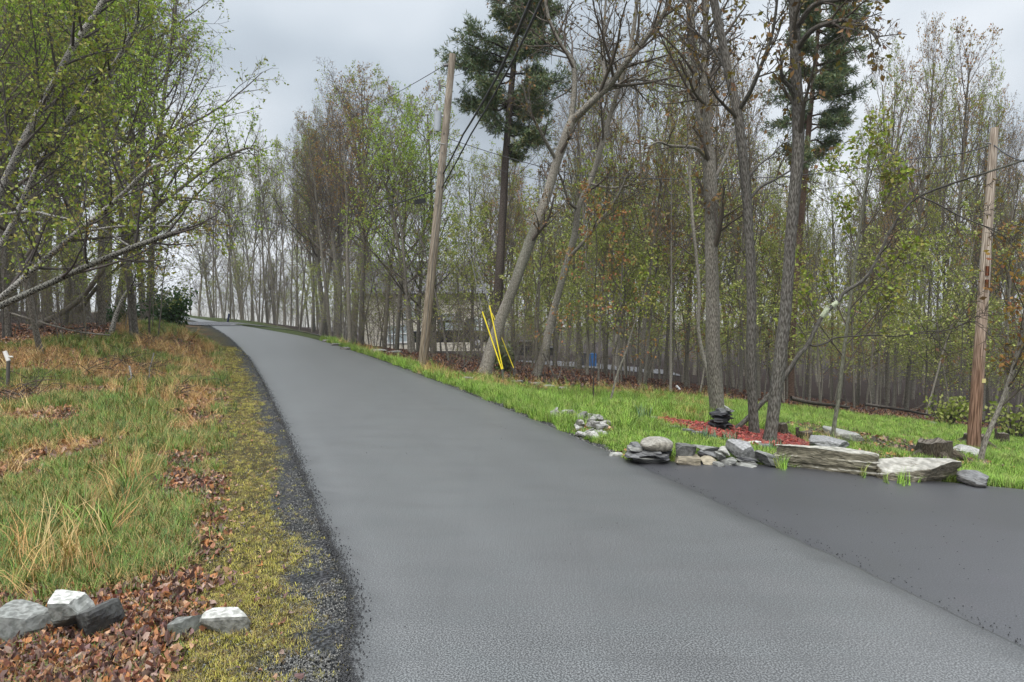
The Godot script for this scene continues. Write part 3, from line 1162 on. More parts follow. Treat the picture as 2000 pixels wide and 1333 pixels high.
func mulch() -> void:
	var lo := bed[0]
	var hi := bed[0]
	for p in bed:
		lo = lo.min(p)
		hi = hi.max(p)
	var chip := MB.new()
	chip.box(Vector3(-0.5, -0.12, -0.18), Vector3(0.5, 0.12, 0.18), Color.WHITE)
	var w := []
	var c := PackedColorArray()
	var n := 0
	while n < 5200:
		var p := Vector2(lerpf(lo.x, hi.x, r.randf()), lerpf(lo.y, hi.y, r.randf()))
		n += 1
		if Geometry2D.is_point_in_polygon(p, bed):
			w.append(spin(on(p.x, p.y) + Vector3(0, 0.015 + 0.03 * r.randf(), 0), 0.03 + 0.05 * r.randf(), 0.4))
			c.append(pick([lin(0.26, 0.04, 0.03), lin(0.18, 0.03, 0.025), lin(0.28, 0.07, 0.05), lin(0.12, 0.03, 0.022), lin(0.20, 0.07, 0.05)]))
	scatter("mulch", chip.mesh(M.litter), w, c, "red bark mulch spread round the tree bases", "mulch")

# ---------------------------------------------------------------- poles and wires
func wire(marks: Array, sag: float, rad: float, label: String, group := "") -> void:
	var pts := PackedVector3Array()
	for i in marks.size() - 1:
		var a: Vector3 = marks[i]
		var b: Vector3 = marks[i + 1]
		for k in 16:
			var t := k / 16.0
			pts.append(a.lerp(b, t) - Vector3(0, sag * 4.0 * t * (1.0 - t), 0))
	pts.append(marks[-1])
	var m := MB.new()
	m.tube(pts, taper(pts.size(), rad, rad), 5, Color.WHITE)
	tag(obj("overhead_wire", m.mesh(M.cable)), label, "wire", group)

func rod(a: Vector3, b: Vector3, rad: float, col: Color, sides := 8) -> MB:
	var m := MB.new()
	m.tube(PackedVector3Array([a, a.lerp(b, 0.5), b]), taper(3, rad, rad), sides, col, 0.0, true)
	return m

func pole(label: String, foot: Vector3, head: Vector3, r0: float, r1: float, low: Color, high: Color) -> Node3D:
	var o := thing("utility_pole", label, "utility pole", foot)
	var m := MB.new()
	var pts := PackedVector3Array()
	for i in 25:
		pts.append((head - foot) * (i / 24.0))
	pts[0] = pts[0] - Vector3(0, 0.2, 0)
	m.tube(pts, taper(25, r0, r1), 18, Color.WHITE, 0.012, true)
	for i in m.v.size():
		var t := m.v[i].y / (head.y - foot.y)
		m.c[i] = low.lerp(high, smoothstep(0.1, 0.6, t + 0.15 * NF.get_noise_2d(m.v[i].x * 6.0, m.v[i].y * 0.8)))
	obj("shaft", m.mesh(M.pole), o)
	return o

func utilities() -> void:
	var foot := G(825, 717)
	var d := -foot.z
	var head := P(884, 106, d)
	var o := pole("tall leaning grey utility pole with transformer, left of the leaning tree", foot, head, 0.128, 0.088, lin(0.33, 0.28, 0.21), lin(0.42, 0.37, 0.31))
	var axis := (head - foot)
	var at := func(py: float) -> Vector3: return foot + axis * ((foot.y - P(850, py, d).y) / (foot.y - head.y))
	# transformer can hung on the road side
	var grey := lin(0.33, 0.36, 0.39)
	var can := MB.new()
	var c0: Vector3 = at.call(257) - foot + Vector3(-0.21, 0, 0.02)
	can.tube(PackedVector3Array([c0, c0 + Vector3(0, 0.04, 0), c0 + Vector3(0.01, 0.25, 0), c0 + Vector3(0.02, 0.46, 0), c0 + Vector3(0.025, 0.5, 0), c0 + Vector3(0.025, 0.54, 0)]), PackedFloat32Array([0.06, 0.094, 0.1, 0.1, 0.108, 0.06]), 18, grey, 0.0, true)
	var tank := obj("transformer", can.mesh(M.metal), o)
	obj("bushing", rod(c0 + Vector3(0.0, 0.54, 0.05), c0 + Vector3(0.0, 0.70, 0.06), 0.025, lin(0.3, 0.28, 0.26)).mesh(M.metal), tank)
	obj("bracket", rod(c0 + Vector3(0.12, 0.4, 0), c0 + Vector3(0.30, 0.4, 0), 0.03, grey).mesh(M.metal), o)
	# fuse cutout on a short arm
	var f0: Vector3 = at.call(172) - foot
	obj("cutout_arm", rod(f0, f0 + Vector3(-0.24, 0.06, 0.05), 0.018, lin(0.2, 0.19, 0.18)).mesh(M.metal), o)
	obj("fuse_cutout", rod(f0 + Vector3(-0.24, -0.1, 0.05), f0 + Vector3(-0.27, 0.18, 0.05), 0.028, lin(0.13, 0.12, 0.12)).mesh(M.metal), o)
	obj("insulator", rod(at.call(126) - foot, at.call(126) - foot + Vector3(-0.2, -0.03, 0.0), 0.04, lin(0.1, 0.09, 0.09)).mesh(M.metal), o)
	var drop := PackedVector3Array([c0 + Vector3(-0.08, 0.02, 0.08), c0 + Vector3(-0.1, -0.2, 0.08), c0 + Vector3(-0.02, -0.32, 0.1), c0 + Vector3(0.2, -0.36, 0.08)])
	var dm := MB.new()
	dm.tube(drop, taper(4, 0.012, 0.012), 5, lin(0.3, 0.3, 0.3))
	obj("lead", dm.mesh(M.metal), o)

	var gw := PackedVector3Array()
	for i in 9:
		gw.append(at.call(690.0 - i * 48.0) - foot + Vector3(0.02, 0, 0.125 - 0.0035 * i))
	var gm := MB.new()
	gm.tube(gw, taper(9, 0.007, 0.007), 5, lin(0.10, 0.10, 0.095))
	obj("ground_wire", gm.mesh(M.metal), o)
	for py in [262, 300, 338, 366, 402]:
		var bp: Vector3 = at.call(py) - foot + Vector3(-0.02, 0, 0.09)
		obj("bolt", rod(bp, bp + Vector3(0, 0, 0.035), 0.018, lin(0.12, 0.11, 0.10), 6).mesh(M.metal), o)
	var p1: Vector3 = at.call(340)
	var p2: Vector3 = at.call(368)
	var top: Vector3 = at.call(126)
	wire([top + Vector3(-0.2, -0.03, 0), P(700, 220, 33.0), P(530, 327, 60.0), P(400, 400, 95.0)], 0.05, 0.011, "bare overhead wire running from the grey pole's top down to the left")
	wire([p1, P(650, 400, 36.0), P(500, 438, 62.0), P(340, 468, 90.0)], 0.35, 0.013, "upper black cable running left from the grey pole above the road")
	wire([p2, P(655, 422, 34.0), P(500, 447, 60.0), P(340, 474, 90.0)], 0.15, 0.02, "thick lower black cable with splice box, running left from the grey pole")
	wire([p1 + Vector3(0.05, 0, 0), P(905, 262, 15.0), P(972, 148, 10.0), P(1062, -60, 6.5)], 0.02, 0.02, "left one of two black cables rising from the grey pole over the frame's top")
	wire([p2 + Vector3(0.05, 0, 0), P(920, 262, 15.0), P(1000, 122, 10.0), P(1085, -60, 6.8)], 0.02, 0.017, "right one of two black cables rising from the grey pole over the frame's top")
	var splice := MB.new()
	splice.box(Vector3(-0.16, -0.06, -0.06), Vector3(0.16, 0.07, 0.06), lin(0.02, 0.02, 0.022))
	var sp := obj("splice_box", splice.mesh(M.metal))
	sp.position = P(820, 394, d + 1.2)
	sp.rotation = Vector3(0, 0.5, 0.25)
	tag(sp, "small black splice box on the cable left of the grey pole", "splice box")

	var foot2 := G(1901, 880)
	var d2 := -foot2.z
	var head2 := P(1943, 250, d2)
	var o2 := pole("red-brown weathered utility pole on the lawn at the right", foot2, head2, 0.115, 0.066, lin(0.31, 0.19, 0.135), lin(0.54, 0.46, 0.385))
	var plate := MB.new()
	plate.box(Vector3(-0.035, -0.04, 0), Vector3(0.035, 0.04, 0.006), lin(0.55, 0.48, 0.2))
	var tagp := obj("tag_plate", plate.mesh(M.metal), o2)
	tagp.position = P(1914, 743, d2) - foot2 + Vector3(0, 0, 0.115)
	var scar := MB.new()
	scar.box(Vector3(-0.035, -0.09, 0), Vector3(0.035, 0.09, 0.012), lin(0.16, 0.06, 0.035))
	for q in [[1922, 530], [1921, 556]]:
		var sc := obj("scar", scar.mesh(M.pole), o2)
		sc.position = P(q[0], q[1], d2) - foot2 + Vector3(0, 0, 0.092)
	var h2 := foot2 + (head2 - foot2) * 0.95
	obj("wire_hook", rod(h2 - foot2, h2 - foot2 + Vector3(-0.16, 0.02, 0.05), 0.014, lin(0.2, 0.2, 0.2)).mesh(M.metal), o2)
	wire([at.call(268), P(1130, 343, d - 0.8), P(1500, 347, d - 2.5), P(1800, 308, d2 + 1.5), h2], 0.06, 0.010, "upper service wire strung from the grey pole to the red-brown pole")
	wire([at.call(300), P(1150, 372, d - 0.9), P(1500, 378, d - 2.8), P(1800, 340, d2 + 1.2), foot2 + (head2 - foot2) * 0.9], 0.06, 0.006, "lower thin service wire between the grey and the red-brown pole")
	wire([h2, P(2010, 318, d2 - 2.0), P(2150, 420, d2 - 4.0)], 0.05, 0.012, "service wire leaving the red-brown pole to the right")

	# guy wires with yellow guards
	var yel := lin(0.75, 0.60, 0.02)
	var i := 0
	for q in [[942, 609, 980, 722, 0.016, "leftmost yellow guy wire guard before the leaning tree"], [956, 597, 982, 721, 0.016, "middle yellow guy wire guard, reaching highest before the leaning tree"], [961, 612, 1003, 719, 0.011, "rightmost thin yellow guy wire guard before the leaning tree"]]:
		var b := G(q[2], q[3] + 14)
		var dz := -b.z - 0.9
		b = on(P(q[2], 700, dz).x, dz)
		var low := P(q[2], q[3], dz)
		var hi := P(q[0], q[1], dz + 0.3)
		var gy := thing("guy_wire", q[5], "guy wire", b)
		obj("guard", rod(low - b, hi - b, q[4], yel).mesh(M.paint), gy)
		obj("anchor_rod", rod(Vector3(0.03, -0.1, 0), low - b, 0.012, lin(0.1, 0.1, 0.1)).mesh(M.metal), gy)
		obj("strand", rod(hi - b, (at.call(268 + 30 * i) as Vector3) - b, 0.007, lin(0.12, 0.12, 0.12), 5).mesh(M.metal), gy)
		i += 1

# ---------------------------------------------------------------- house, pick-up and what stands by them
func house() -> void:
	var base := on(-6.5, 50.0)
	base.y = P(850, 686, 50.0).y
	var o := thing("house", "beige sided house with grey roof seen between the trunks", "house", base)
	var wall := MB.new()
	var beige := lin(0.62, 0.58, 0.50)
	var w := 4.5
	var hgt := 4.2
	# storey walls carry clapboards
	for i in 26:
		var y := i * hgt / 26.0
		wall.box(Vector3(-w, y, -7 - 0.0), Vector3(w, y + hgt / 26.0 - 0.012, 0.02 * (i % 2)), beige * (0.96 + 0.04 * (i % 3)))
	obj("wall", wall.mesh(M.siding), o)
	var roof := MB.new()
	var rc := lin(0.13, 0.13, 0.14)
	var a := Vector3(-w - 0.4, hgt, 0.5)
	var b := Vector3(w + 0.4, hgt, 0.5)
	var r1 := Vector3(-w - 0.4, hgt + 2.6, -3.5)
	var r2 := Vector3(w + 0.4, hgt + 2.6, -3.5)
	var a2 := Vector3(-w - 0.4, hgt, -7.5)
	var b2 := Vector3(w + 0.4, hgt, -7.5)
	roof.quad(a, r1, r2, b, rc)
	roof.quad(b2, r2, r1, a2, rc)
	roof.quad(a, b, b2, a2, rc)
	roof.tri(a, a2, r1, beige)
	roof.tri(b, r2, b2, beige)
	obj("roof", roof.mesh(M.siding), o)
	for q in [[765, 654, 0.3, 0.6, 0], [786, 652, 0.3, 0.6, 0], [798, 605, 0.35, 0.55, 1], [877, 630, 0.36, 0.6, 1], [931, 636, 0.32, 0.5, 1]]:
		var c := P(q[0], q[1], 49.9) - base
		c.z = 0.0
		var fm := MB.new()
		var hw: float = q[2]
		var hh: float = q[3]
		for e in [[-hw - 0.1, -hh - 0.1, -hw, hh + 0.1], [hw, -hh - 0.1, hw + 0.1, hh + 0.1], [-hw, hh, hw, hh + 0.1], [-hw, -hh - 0.1, hw, -hh], [-hw, -0.04, hw, 0.04]]:
			fm.box(Vector3(e[0], e[1], 0), Vector3(e[2], e[3], 0.07), lin(0.75, 0.75, 0.75))
		var f := obj("window", fm.mesh(M.siding), o)
		f.position = c + Vector3(0, 0, 0.02)
		var pm := MB.new()
		pm.box(Vector3(-hw, -hh, 0), Vector3(hw, hh, 0.025), Color.WHITE)
		obj("pane", pm.mesh(M.glass), f)
		if q[4] == 1:
			for s in [-1.0, 1.0]:
				var sm := MB.new()
				sm.box(Vector3(-0.2, -hh, 0), Vector3(0.2, hh, 0.05), lin(0.06, 0.075, 0.09))
				obj("shutter", sm.mesh(M.siding), f).position = Vector3(s * (hw + 0.31), 0, 0)
	# gravel yard in front
	var y := MB.new()
	for k in 40:
		for j in 2:
			var x := -24.0 + k * 0.9
			var dd := 44.0 + 4.6 * j
			y.v.append(Vector3(x, H(x, dd) + 0.05, -dd))
			y.c.append(lin(0.30, 0.30, 0.31))
			y.uv.append(Vector2(x, dd))
	sheet2(y, 40)
	struct("house_driveway", y.mesh(M.ground), "pale driveway in front of the house behind the trees")

	# pick-up truck, tail to the left
	var tb := on(-4.05, 45.5)
	tb.y = P(885, 681, 45.5).y
	var t := thing("pickup_truck", "black pickup truck parked before the beige house", "truck", tb)
	var blk := lin(0.012, 0.012, 0.014)
	var body := CSGPolygon3D.new()
	var m := MB.new()
	var prof := PackedVector2Array([Vector2(-2.7, 0.45), Vector2(-2.75, 1.15), Vector2(-0.75, 1.18), Vector2(-0.55, 1.85), Vector2(0.75, 1.88), Vector2(1.35, 1.22), Vector2(2.55, 1.12), Vector2(2.7, 0.95), Vector2(2.72, 0.45)])
	body.free()
	var tri := Geometry2D.triangulate_polygon(prof)
	for s in [-1.0, 1.0]:
		for k in range(0, tri.size(), 3):
			var pa := prof[tri[k]]
			var pb := prof[tri[k + 1]]
			var pc := prof[tri[k + 2]]
			m.tri(Vector3(pa.x, pa.y, s * 0.95), Vector3(pb.x, pb.y, s * 0.95), Vector3(pc.x, pc.y, s * 0.95), blk)
	for k in prof.size():
		var pa := prof[k]
		var pb := prof[(k + 1) % prof.size()]
		m.quad(Vector3(pa.x, pa.y, -0.95), Vector3(pb.x, pb.y, -0.95), Vector3(pb.x, pb.y, 0.95), Vector3(pa.x, pa.y, 0.95), blk)
	obj("body", m.mesh(M.paint), t)
	for x in [-1.75, 1.7]:
		for s in [-0.82, 0.82]:
			var wm := MB.new()
			wm.tube(PackedVector3Array([Vector3(0, 0, -0.16), Vector3(0, 0, -0.05), Vector3(0, 0, 0.16)]), PackedFloat32Array([0.39, 0.4, 0.38]), 20, lin(0.02, 0.02, 0.02), 0.0, true)
			var wh := obj("wheel", wm.mesh(M.cable), t)
			wh.position = Vector3(x, 0.4, s)
			var hub := MB.new()
			hub.tube(PackedVector3Array([Vector3(0, 0, 0.12), Vector3(0, 0, 0.15), Vector3(0, 0, 0.17)]), PackedFloat32Array([0.24, 0.24, 0.2]), 12, lin(0.4, 0.4, 0.42), 0.0, true)
			obj("rim", hub.mesh(M.metal), wh)
	for x in [[-0.42, 0.08], [0.14, 0.78]]:
		var gm := MB.new()
		gm.box(Vector3(x[0], 1.26, 0.95), Vector3(x[1], 1.74, 0.965), Color.WHITE)
		obj("side_window", gm.mesh(M.glass), t)
	var tl := MB.new()
	tl.box(Vector3(-2.78, 0.85, 0.70), Vector3(-2.70, 1.13, 0.96), lin(0.35, 0.02, 0.02))
	obj("taillight", tl.mesh(M.paint), t)
	var hlm := MB.new()
	hlm.box(Vector3(2.55, 0.82, 0.6), Vector3(2.73, 1.02, 0.955), lin(0.5, 0.5, 0.5))
	obj("headlight", hlm.mesh(M.paint), t)
	t.rotation.y = 0.12

	# a dark car further right and two blue barrels
	var cb := G(1035, 697)
	cb = on((1030 - 1000) / F * 50.0, 50.0)
	var car := thing("parked_car", "dark car almost hidden behind trunks right of the pickup", "car", cb)
	var cm := MB.new()
	cm.box(Vector3(-1.9, 0.4, -0.8), Vector3(1.9, 0.95, 0.8), blk)
	cm.box(Vector3(-1.1, 0.96, -0.7), Vector3(0.9, 1.4, 0.7), lin(0.02, 0.02, 0.025))
	obj("body", cm.mesh(M.paint), car)
	for x in [-1.2, 1.2]:
		var wm := MB.new()
		wm.tube(PackedVector3Array([Vector3(0, 0, 0.62), Vector3(0, 0, 0.7), Vector3(0, 0, 0.84)]), PackedFloat32Array([0.3, 0.32, 0.3]), 16, lin(0.02, 0.02, 0.02), 0.0, true)
		obj("wheel", wm.mesh(M.cable), car).position = Vector3(x, 0.32, 0)
	for q in [[1157, 702, lin(0.03, 0.13, 0.35), "blue barrel standing deep between the trunks, right of centre", 1.0], [1140, 700, lin(0.05, 0.05, 0.06), "dark bin standing left of the blue barrel in the woods", 1.0], [771, 662, lin(0.05, 0.22, 0.42), "blue tub by the house behind the trunks", 0.4]]:
		var dd := 46.0 if q[0] > 1000 else 47.5
		var bb := on((q[0] - 1000) / F * dd, dd)
		var bar := MB.new()
		bar.tube(PackedVector3Array([Vector3(0, 0, 0), Vector3(0, 0.05, 0) * q[4], Vector3(0, 0.45, 0) * q[4], Vector3(0, 0.85, 0) * q[4], Vector3(0, 0.9, 0) * q[4]]), PackedFloat32Array([0.26, 0.29, 0.31, 0.29, 0.26]), 14, q[2], 0.0, true)
		var bo := obj("barrel", bar.mesh(M.paint))
		bo.position = bb
		tag(bo, q[3], "barrel")
	# blue marker post at the far roadside
	var mp := G(444, 630)
	var mo := thing("marker_post", "small dark blue post on the grass at the road's far crest", "post", mp)
	obj("stake", rod(Vector3.ZERO, Vector3(0.12, 0.55, 0), 0.07, lin(0.02, 0.03, 0.09)).mesh(M.paint), mo)
	obj("post_cap", rod(Vector3(0.12, 0.55, 0), Vector3(0.135, 0.62, 0), 0.085, lin(0.02, 0.03, 0.08)).mesh(M.paint), mo)

func sheet2(m: MB, n: int) -> void:
	for i in m.v.size():
		m.n.append(Vector3.UP)
	for k in n - 1:
		var o := k * 2
		m.ix.append(o); m.ix.append(o + 1); m.ix.append(o + 2)
		m.ix.append(o + 2); m.ix.append(o + 1); m.ix.append(o + 3)
	for k in range(0, m.ix.size(), 3):
		var a := m.v[m.ix[k]]
		var b := m.v[m.ix[k + 1]]
		var c := m.v[m.ix[k + 2]]
		if (c - a).cross(b - a).y < 0.0:
			var s := m.ix[k + 1]
			m.ix[k + 1] = m.ix[k + 2]
			m.ix[k + 2] = s

# ---------------------------------------------------------------- rocks, walls, stumps
func rocks() -> void:
	var zx := func(q: Array) -> Array: return [1100 + q[0] * 0.45, 700 + q[1] * 0.45, 1100 + q[2] * 0.45, 700 + q[3] * 0.45]
	# dry stone wall end
	var wall := thing("stone_wall", "low dry stack of dark slate stones at the driveway corner", "stone wall", G(1350, 906))
	var k := 0
	for q in [[300, 384, 355, 402, 0, 7.25], [362, 394, 450, 414, 0, 7.15], [420, 402, 484, 428, 0, 7.2], [285, 400, 362, 418, 1, 7.15], [345, 404, 432, 426, 0, 7.1], [285, 416, 380, 436, 0, 7.1], [378, 424, 486, 444, 0, 7.05], [310, 436, 465, 460, 1, 7.05], [282, 430, 345, 444, 0, 7.0],
		[472, 432, 604, 470, 3, 7.05], [578, 390, 690, 412, 1, 7.2], [592, 404, 682, 434, 0, 7.15], [604, 432, 682, 468, 3, 7.05], [670, 418, 728, 450, 1, 7.1], [686, 402, 732, 422, 2, 7.15], [636, 456, 704, 480, 1, 6.98],
		[760, 430, 852, 452, 0, 7.1], [764, 448, 852, 468, 1, 7.05], [735, 466, 852, 488, 1, 6.95], [688, 446, 766, 476, 1, 7.02], [796, 478, 880, 492, 2, 6.92]]:
		var cols := [DARKST, lin(0.14, 0.14, 0.135), PALEST, TANST]
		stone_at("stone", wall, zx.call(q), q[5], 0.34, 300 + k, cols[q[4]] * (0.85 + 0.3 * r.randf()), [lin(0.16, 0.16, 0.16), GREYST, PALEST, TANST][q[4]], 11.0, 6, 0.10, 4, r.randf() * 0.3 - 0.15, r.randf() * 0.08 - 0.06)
		k += 1
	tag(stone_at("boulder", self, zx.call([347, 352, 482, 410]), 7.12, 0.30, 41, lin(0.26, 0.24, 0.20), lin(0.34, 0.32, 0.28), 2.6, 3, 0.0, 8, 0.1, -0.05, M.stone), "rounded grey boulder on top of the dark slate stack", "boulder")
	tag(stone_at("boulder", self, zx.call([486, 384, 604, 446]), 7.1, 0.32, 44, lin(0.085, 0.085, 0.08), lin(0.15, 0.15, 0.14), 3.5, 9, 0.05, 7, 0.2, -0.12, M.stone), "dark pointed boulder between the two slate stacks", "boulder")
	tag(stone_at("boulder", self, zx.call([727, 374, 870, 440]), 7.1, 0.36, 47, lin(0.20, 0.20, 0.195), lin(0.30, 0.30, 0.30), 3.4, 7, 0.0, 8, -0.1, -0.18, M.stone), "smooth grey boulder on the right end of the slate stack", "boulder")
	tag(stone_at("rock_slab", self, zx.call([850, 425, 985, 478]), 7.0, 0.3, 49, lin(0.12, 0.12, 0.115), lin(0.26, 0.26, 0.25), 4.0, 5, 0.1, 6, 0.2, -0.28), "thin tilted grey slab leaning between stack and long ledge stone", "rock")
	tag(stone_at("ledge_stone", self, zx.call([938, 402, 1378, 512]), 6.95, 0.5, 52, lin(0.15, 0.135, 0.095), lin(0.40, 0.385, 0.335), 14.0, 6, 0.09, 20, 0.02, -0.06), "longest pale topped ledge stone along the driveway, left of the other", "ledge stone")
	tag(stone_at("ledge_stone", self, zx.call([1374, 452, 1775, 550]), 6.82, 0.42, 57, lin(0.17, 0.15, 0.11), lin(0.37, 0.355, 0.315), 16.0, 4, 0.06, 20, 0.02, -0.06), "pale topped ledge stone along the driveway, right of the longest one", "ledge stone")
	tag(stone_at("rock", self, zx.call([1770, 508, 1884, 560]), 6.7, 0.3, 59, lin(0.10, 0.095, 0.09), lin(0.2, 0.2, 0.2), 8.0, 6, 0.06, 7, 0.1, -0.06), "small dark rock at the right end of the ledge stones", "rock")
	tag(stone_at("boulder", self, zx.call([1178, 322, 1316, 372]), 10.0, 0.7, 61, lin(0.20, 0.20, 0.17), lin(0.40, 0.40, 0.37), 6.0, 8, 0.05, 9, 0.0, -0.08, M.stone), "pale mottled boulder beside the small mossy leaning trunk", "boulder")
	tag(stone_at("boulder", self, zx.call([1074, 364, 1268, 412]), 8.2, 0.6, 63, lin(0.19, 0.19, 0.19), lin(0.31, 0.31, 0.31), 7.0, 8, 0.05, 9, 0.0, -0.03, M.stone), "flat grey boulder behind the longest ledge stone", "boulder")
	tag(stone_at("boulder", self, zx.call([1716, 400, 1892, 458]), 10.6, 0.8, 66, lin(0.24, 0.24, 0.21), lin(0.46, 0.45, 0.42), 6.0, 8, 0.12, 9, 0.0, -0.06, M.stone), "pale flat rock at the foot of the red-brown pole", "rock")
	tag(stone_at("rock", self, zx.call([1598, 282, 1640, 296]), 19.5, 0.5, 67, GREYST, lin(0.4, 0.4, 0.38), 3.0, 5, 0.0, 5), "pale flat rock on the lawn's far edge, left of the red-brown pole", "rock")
	# cairn by the mulch bed
	var cp := G(1414, 846)
	var cairn := thing("stone_cairn", "waist-high pile of black slate plates beside the forked trunk", "cairn", cp)
	var cd := -cp.z
	k = 0
	for q in [[640, 300, 700, 326, 1], [668, 304, 736, 326, 0], [656, 290, 722, 308, 0], [672, 284, 746, 302, 0], [652, 274, 730, 290, 0], [664, 264, 744, 280, 0], [660, 256, 736, 268, 0], [656, 246, 742, 259, 0], [662, 238, 740, 249, 0], [676, 228, 744, 241, 1], [714, 218, 736, 230, 2]]:
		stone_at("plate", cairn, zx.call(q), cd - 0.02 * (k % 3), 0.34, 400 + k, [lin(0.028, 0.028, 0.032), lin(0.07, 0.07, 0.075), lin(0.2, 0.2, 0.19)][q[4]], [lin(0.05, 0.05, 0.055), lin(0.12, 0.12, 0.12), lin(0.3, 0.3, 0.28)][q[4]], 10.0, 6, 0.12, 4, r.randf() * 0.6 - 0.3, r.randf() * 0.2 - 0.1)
		k += 1
	# pile of small stones in the grass, and another at its left
	for pl in [[1153, 838, 58, 42, 34, "pile of small flat grey stones in the grass by the road"], [1092, 816, 20, 10, 9, "smaller heap of grey stones in the grass, left of the bigger pile"]]:
		var pp := G(pl[0], pl[1])
		var pile := thing("stone_pile", pl[5], "stone pile", pp)
		for j in pl[4]:
			var q := G(pl[0] + r.randfn() * pl[2] * 0.28 + r.randf() * 8.0, pl[1] + r.randfn() * pl[3] * 0.30)
			var z := 0.07 + 0.09 * r.randf()
			var g: float = 0.13 + 0.22 * r.randf()
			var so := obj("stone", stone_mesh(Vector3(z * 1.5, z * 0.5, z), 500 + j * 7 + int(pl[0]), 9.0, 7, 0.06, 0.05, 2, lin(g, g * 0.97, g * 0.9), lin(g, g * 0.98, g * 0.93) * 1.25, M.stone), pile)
			so.position = q - pp + Vector3(0, 0.02 + 0.08 * r.randf(), 0)
			so.rotation = Vector3(r.randfn() * 0.35, r.randf() * TAU, r.randfn() * 0.35)
	# edging stones of the mulch bed
	k = 0
	for q in [[1272, 822, 0.16, 1, "pale edging stone at the left tip of the mulch bed"], [1300, 834, 0.14, 0, ""], [1322, 840, 0.16, 0, ""], [1343, 846, 0.15, 0, ""], [1366, 852, 0.16, 0, ""], [1386, 858, 0.14, 0, ""], [1413, 862, 0.12, 1, "small pale edging stone below the slate cairn"], [1440, 866, 0.14, 0, ""], [1473, 872, 0.17, 2, "whitest oval edging stone at the front of the mulch bed"], [1497, 877, 0.16, 0, ""], [1518, 881, 0.14, 0, ""], [1200, 893, 0.14, 1, "pale flat stone in the grass left of the slate stack"]]:
		var at := G(q[0], q[1])
		var z: float = q[2]
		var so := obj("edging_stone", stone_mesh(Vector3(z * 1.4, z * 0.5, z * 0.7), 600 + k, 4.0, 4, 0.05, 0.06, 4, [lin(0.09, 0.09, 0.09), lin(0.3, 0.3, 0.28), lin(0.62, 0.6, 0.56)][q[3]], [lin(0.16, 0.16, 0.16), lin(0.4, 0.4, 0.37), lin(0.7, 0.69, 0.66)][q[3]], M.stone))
		so.position = at + Vector3(0, z * 0.12, 0)
		so.rotation.y = r.randf() * 0.8 - 0.4
		tag(so, q[4] if q[4] else "dark low edging stone, %s from left along the red mulch's front" % ordinal(k + 1), "edging stone", "edging stones of the mulch bed")
		k += 1
	# rocks at the left front
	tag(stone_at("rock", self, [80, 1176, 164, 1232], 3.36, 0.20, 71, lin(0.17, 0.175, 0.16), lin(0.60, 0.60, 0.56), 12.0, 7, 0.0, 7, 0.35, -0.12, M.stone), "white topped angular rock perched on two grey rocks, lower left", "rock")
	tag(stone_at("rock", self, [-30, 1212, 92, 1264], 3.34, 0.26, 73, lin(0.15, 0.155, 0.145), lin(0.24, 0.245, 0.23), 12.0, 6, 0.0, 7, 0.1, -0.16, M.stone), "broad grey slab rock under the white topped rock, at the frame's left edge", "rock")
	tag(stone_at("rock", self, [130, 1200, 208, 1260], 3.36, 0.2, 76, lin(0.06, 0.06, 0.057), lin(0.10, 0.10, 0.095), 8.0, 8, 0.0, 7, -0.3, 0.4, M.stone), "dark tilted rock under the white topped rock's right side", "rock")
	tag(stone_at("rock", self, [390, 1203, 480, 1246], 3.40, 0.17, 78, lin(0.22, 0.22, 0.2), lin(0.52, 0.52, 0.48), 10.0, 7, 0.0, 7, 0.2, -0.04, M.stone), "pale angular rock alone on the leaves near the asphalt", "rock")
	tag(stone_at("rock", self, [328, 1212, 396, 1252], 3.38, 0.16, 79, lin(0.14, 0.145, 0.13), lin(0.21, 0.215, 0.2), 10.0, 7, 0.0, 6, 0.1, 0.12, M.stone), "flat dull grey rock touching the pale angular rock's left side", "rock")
	# flat stones at the wood's edge
	k = 0
	for q in [[655, 676, 26, "first"], [676, 684, 30, "second"], [705, 685, 20, "third"], [735, 690, 40, "fourth"], [770, 692, 34, "fifth"], [910, 742, 30, "sixth"], [1010, 748, 26, "seventh"], [1045, 752, 24, "eighth"], [1075, 757, 26, "ninth"], [1100, 760, 20, "tenth"], [640, 668, 22, ""]]:
		var at := G(q[0], q[1])
		var z: float = q[2] / F * -at.z
		var g := 0.12 + 0.12 * r.randf()
		var so := obj("rock", stone_mesh(Vector3(z, z * 0.28, z * 0.5), 700 + k, 4.0, 5, 0.06, 0.08, 4, lin(g, g * 0.95, g * 0.86), lin(g, g, g * 0.95) * 1.4, M.stone))
		so.position = at + Vector3(0, z * 0.06, 0)
		tag(so, "flat grey rock at the edge of the woods, %s of that row" % (q[3] + " from left" if q[3] else "leftmost and smallest"), "rock", "flat rocks along the edge of the woods")
		k += 1
	# stumps
	for q in [[1607, 892, 72, 34, "widest old grey stump on the lawn behind the ledge stones", 0], [1572, 861, 34, 18, "small stump with a splinter, between mossy trunk and widest stump", 1], [1902, 868, 40, 20, "dark stump right behind the red-brown pole", 0], [1957, 866, 28, 20, "dark stump right of the red-brown pole", 1], [1528, 852, 24, 24, "short dark stump rising from the mulch right of the trunks", 0], [1825, 893, 70, 32, "", 0]]:
		if q[0] == 1607:
			continue
		var foot := G(q[0], q[1])
		var s := -foot.z / F
		var rad: float = q[2] * 0.5 * s
		var hh: float = q[3] * s
		var m := MB.new()
		var pts := PackedVector3Array([Vector3(0, -0.05, 0), Vector3(0, 0.03, 0), Vector3(0, hh * 0.3, 0), Vector3(0, hh * 0.7, 0), Vector3(0, hh, 0)])
		m.tube(pts, PackedFloat32Array([rad * 1.35, rad * 1.2, rad * 1.0, rad * 0.92, rad * 0.86]), 26, lin(0.10, 0.085, 0.065), 0.14)
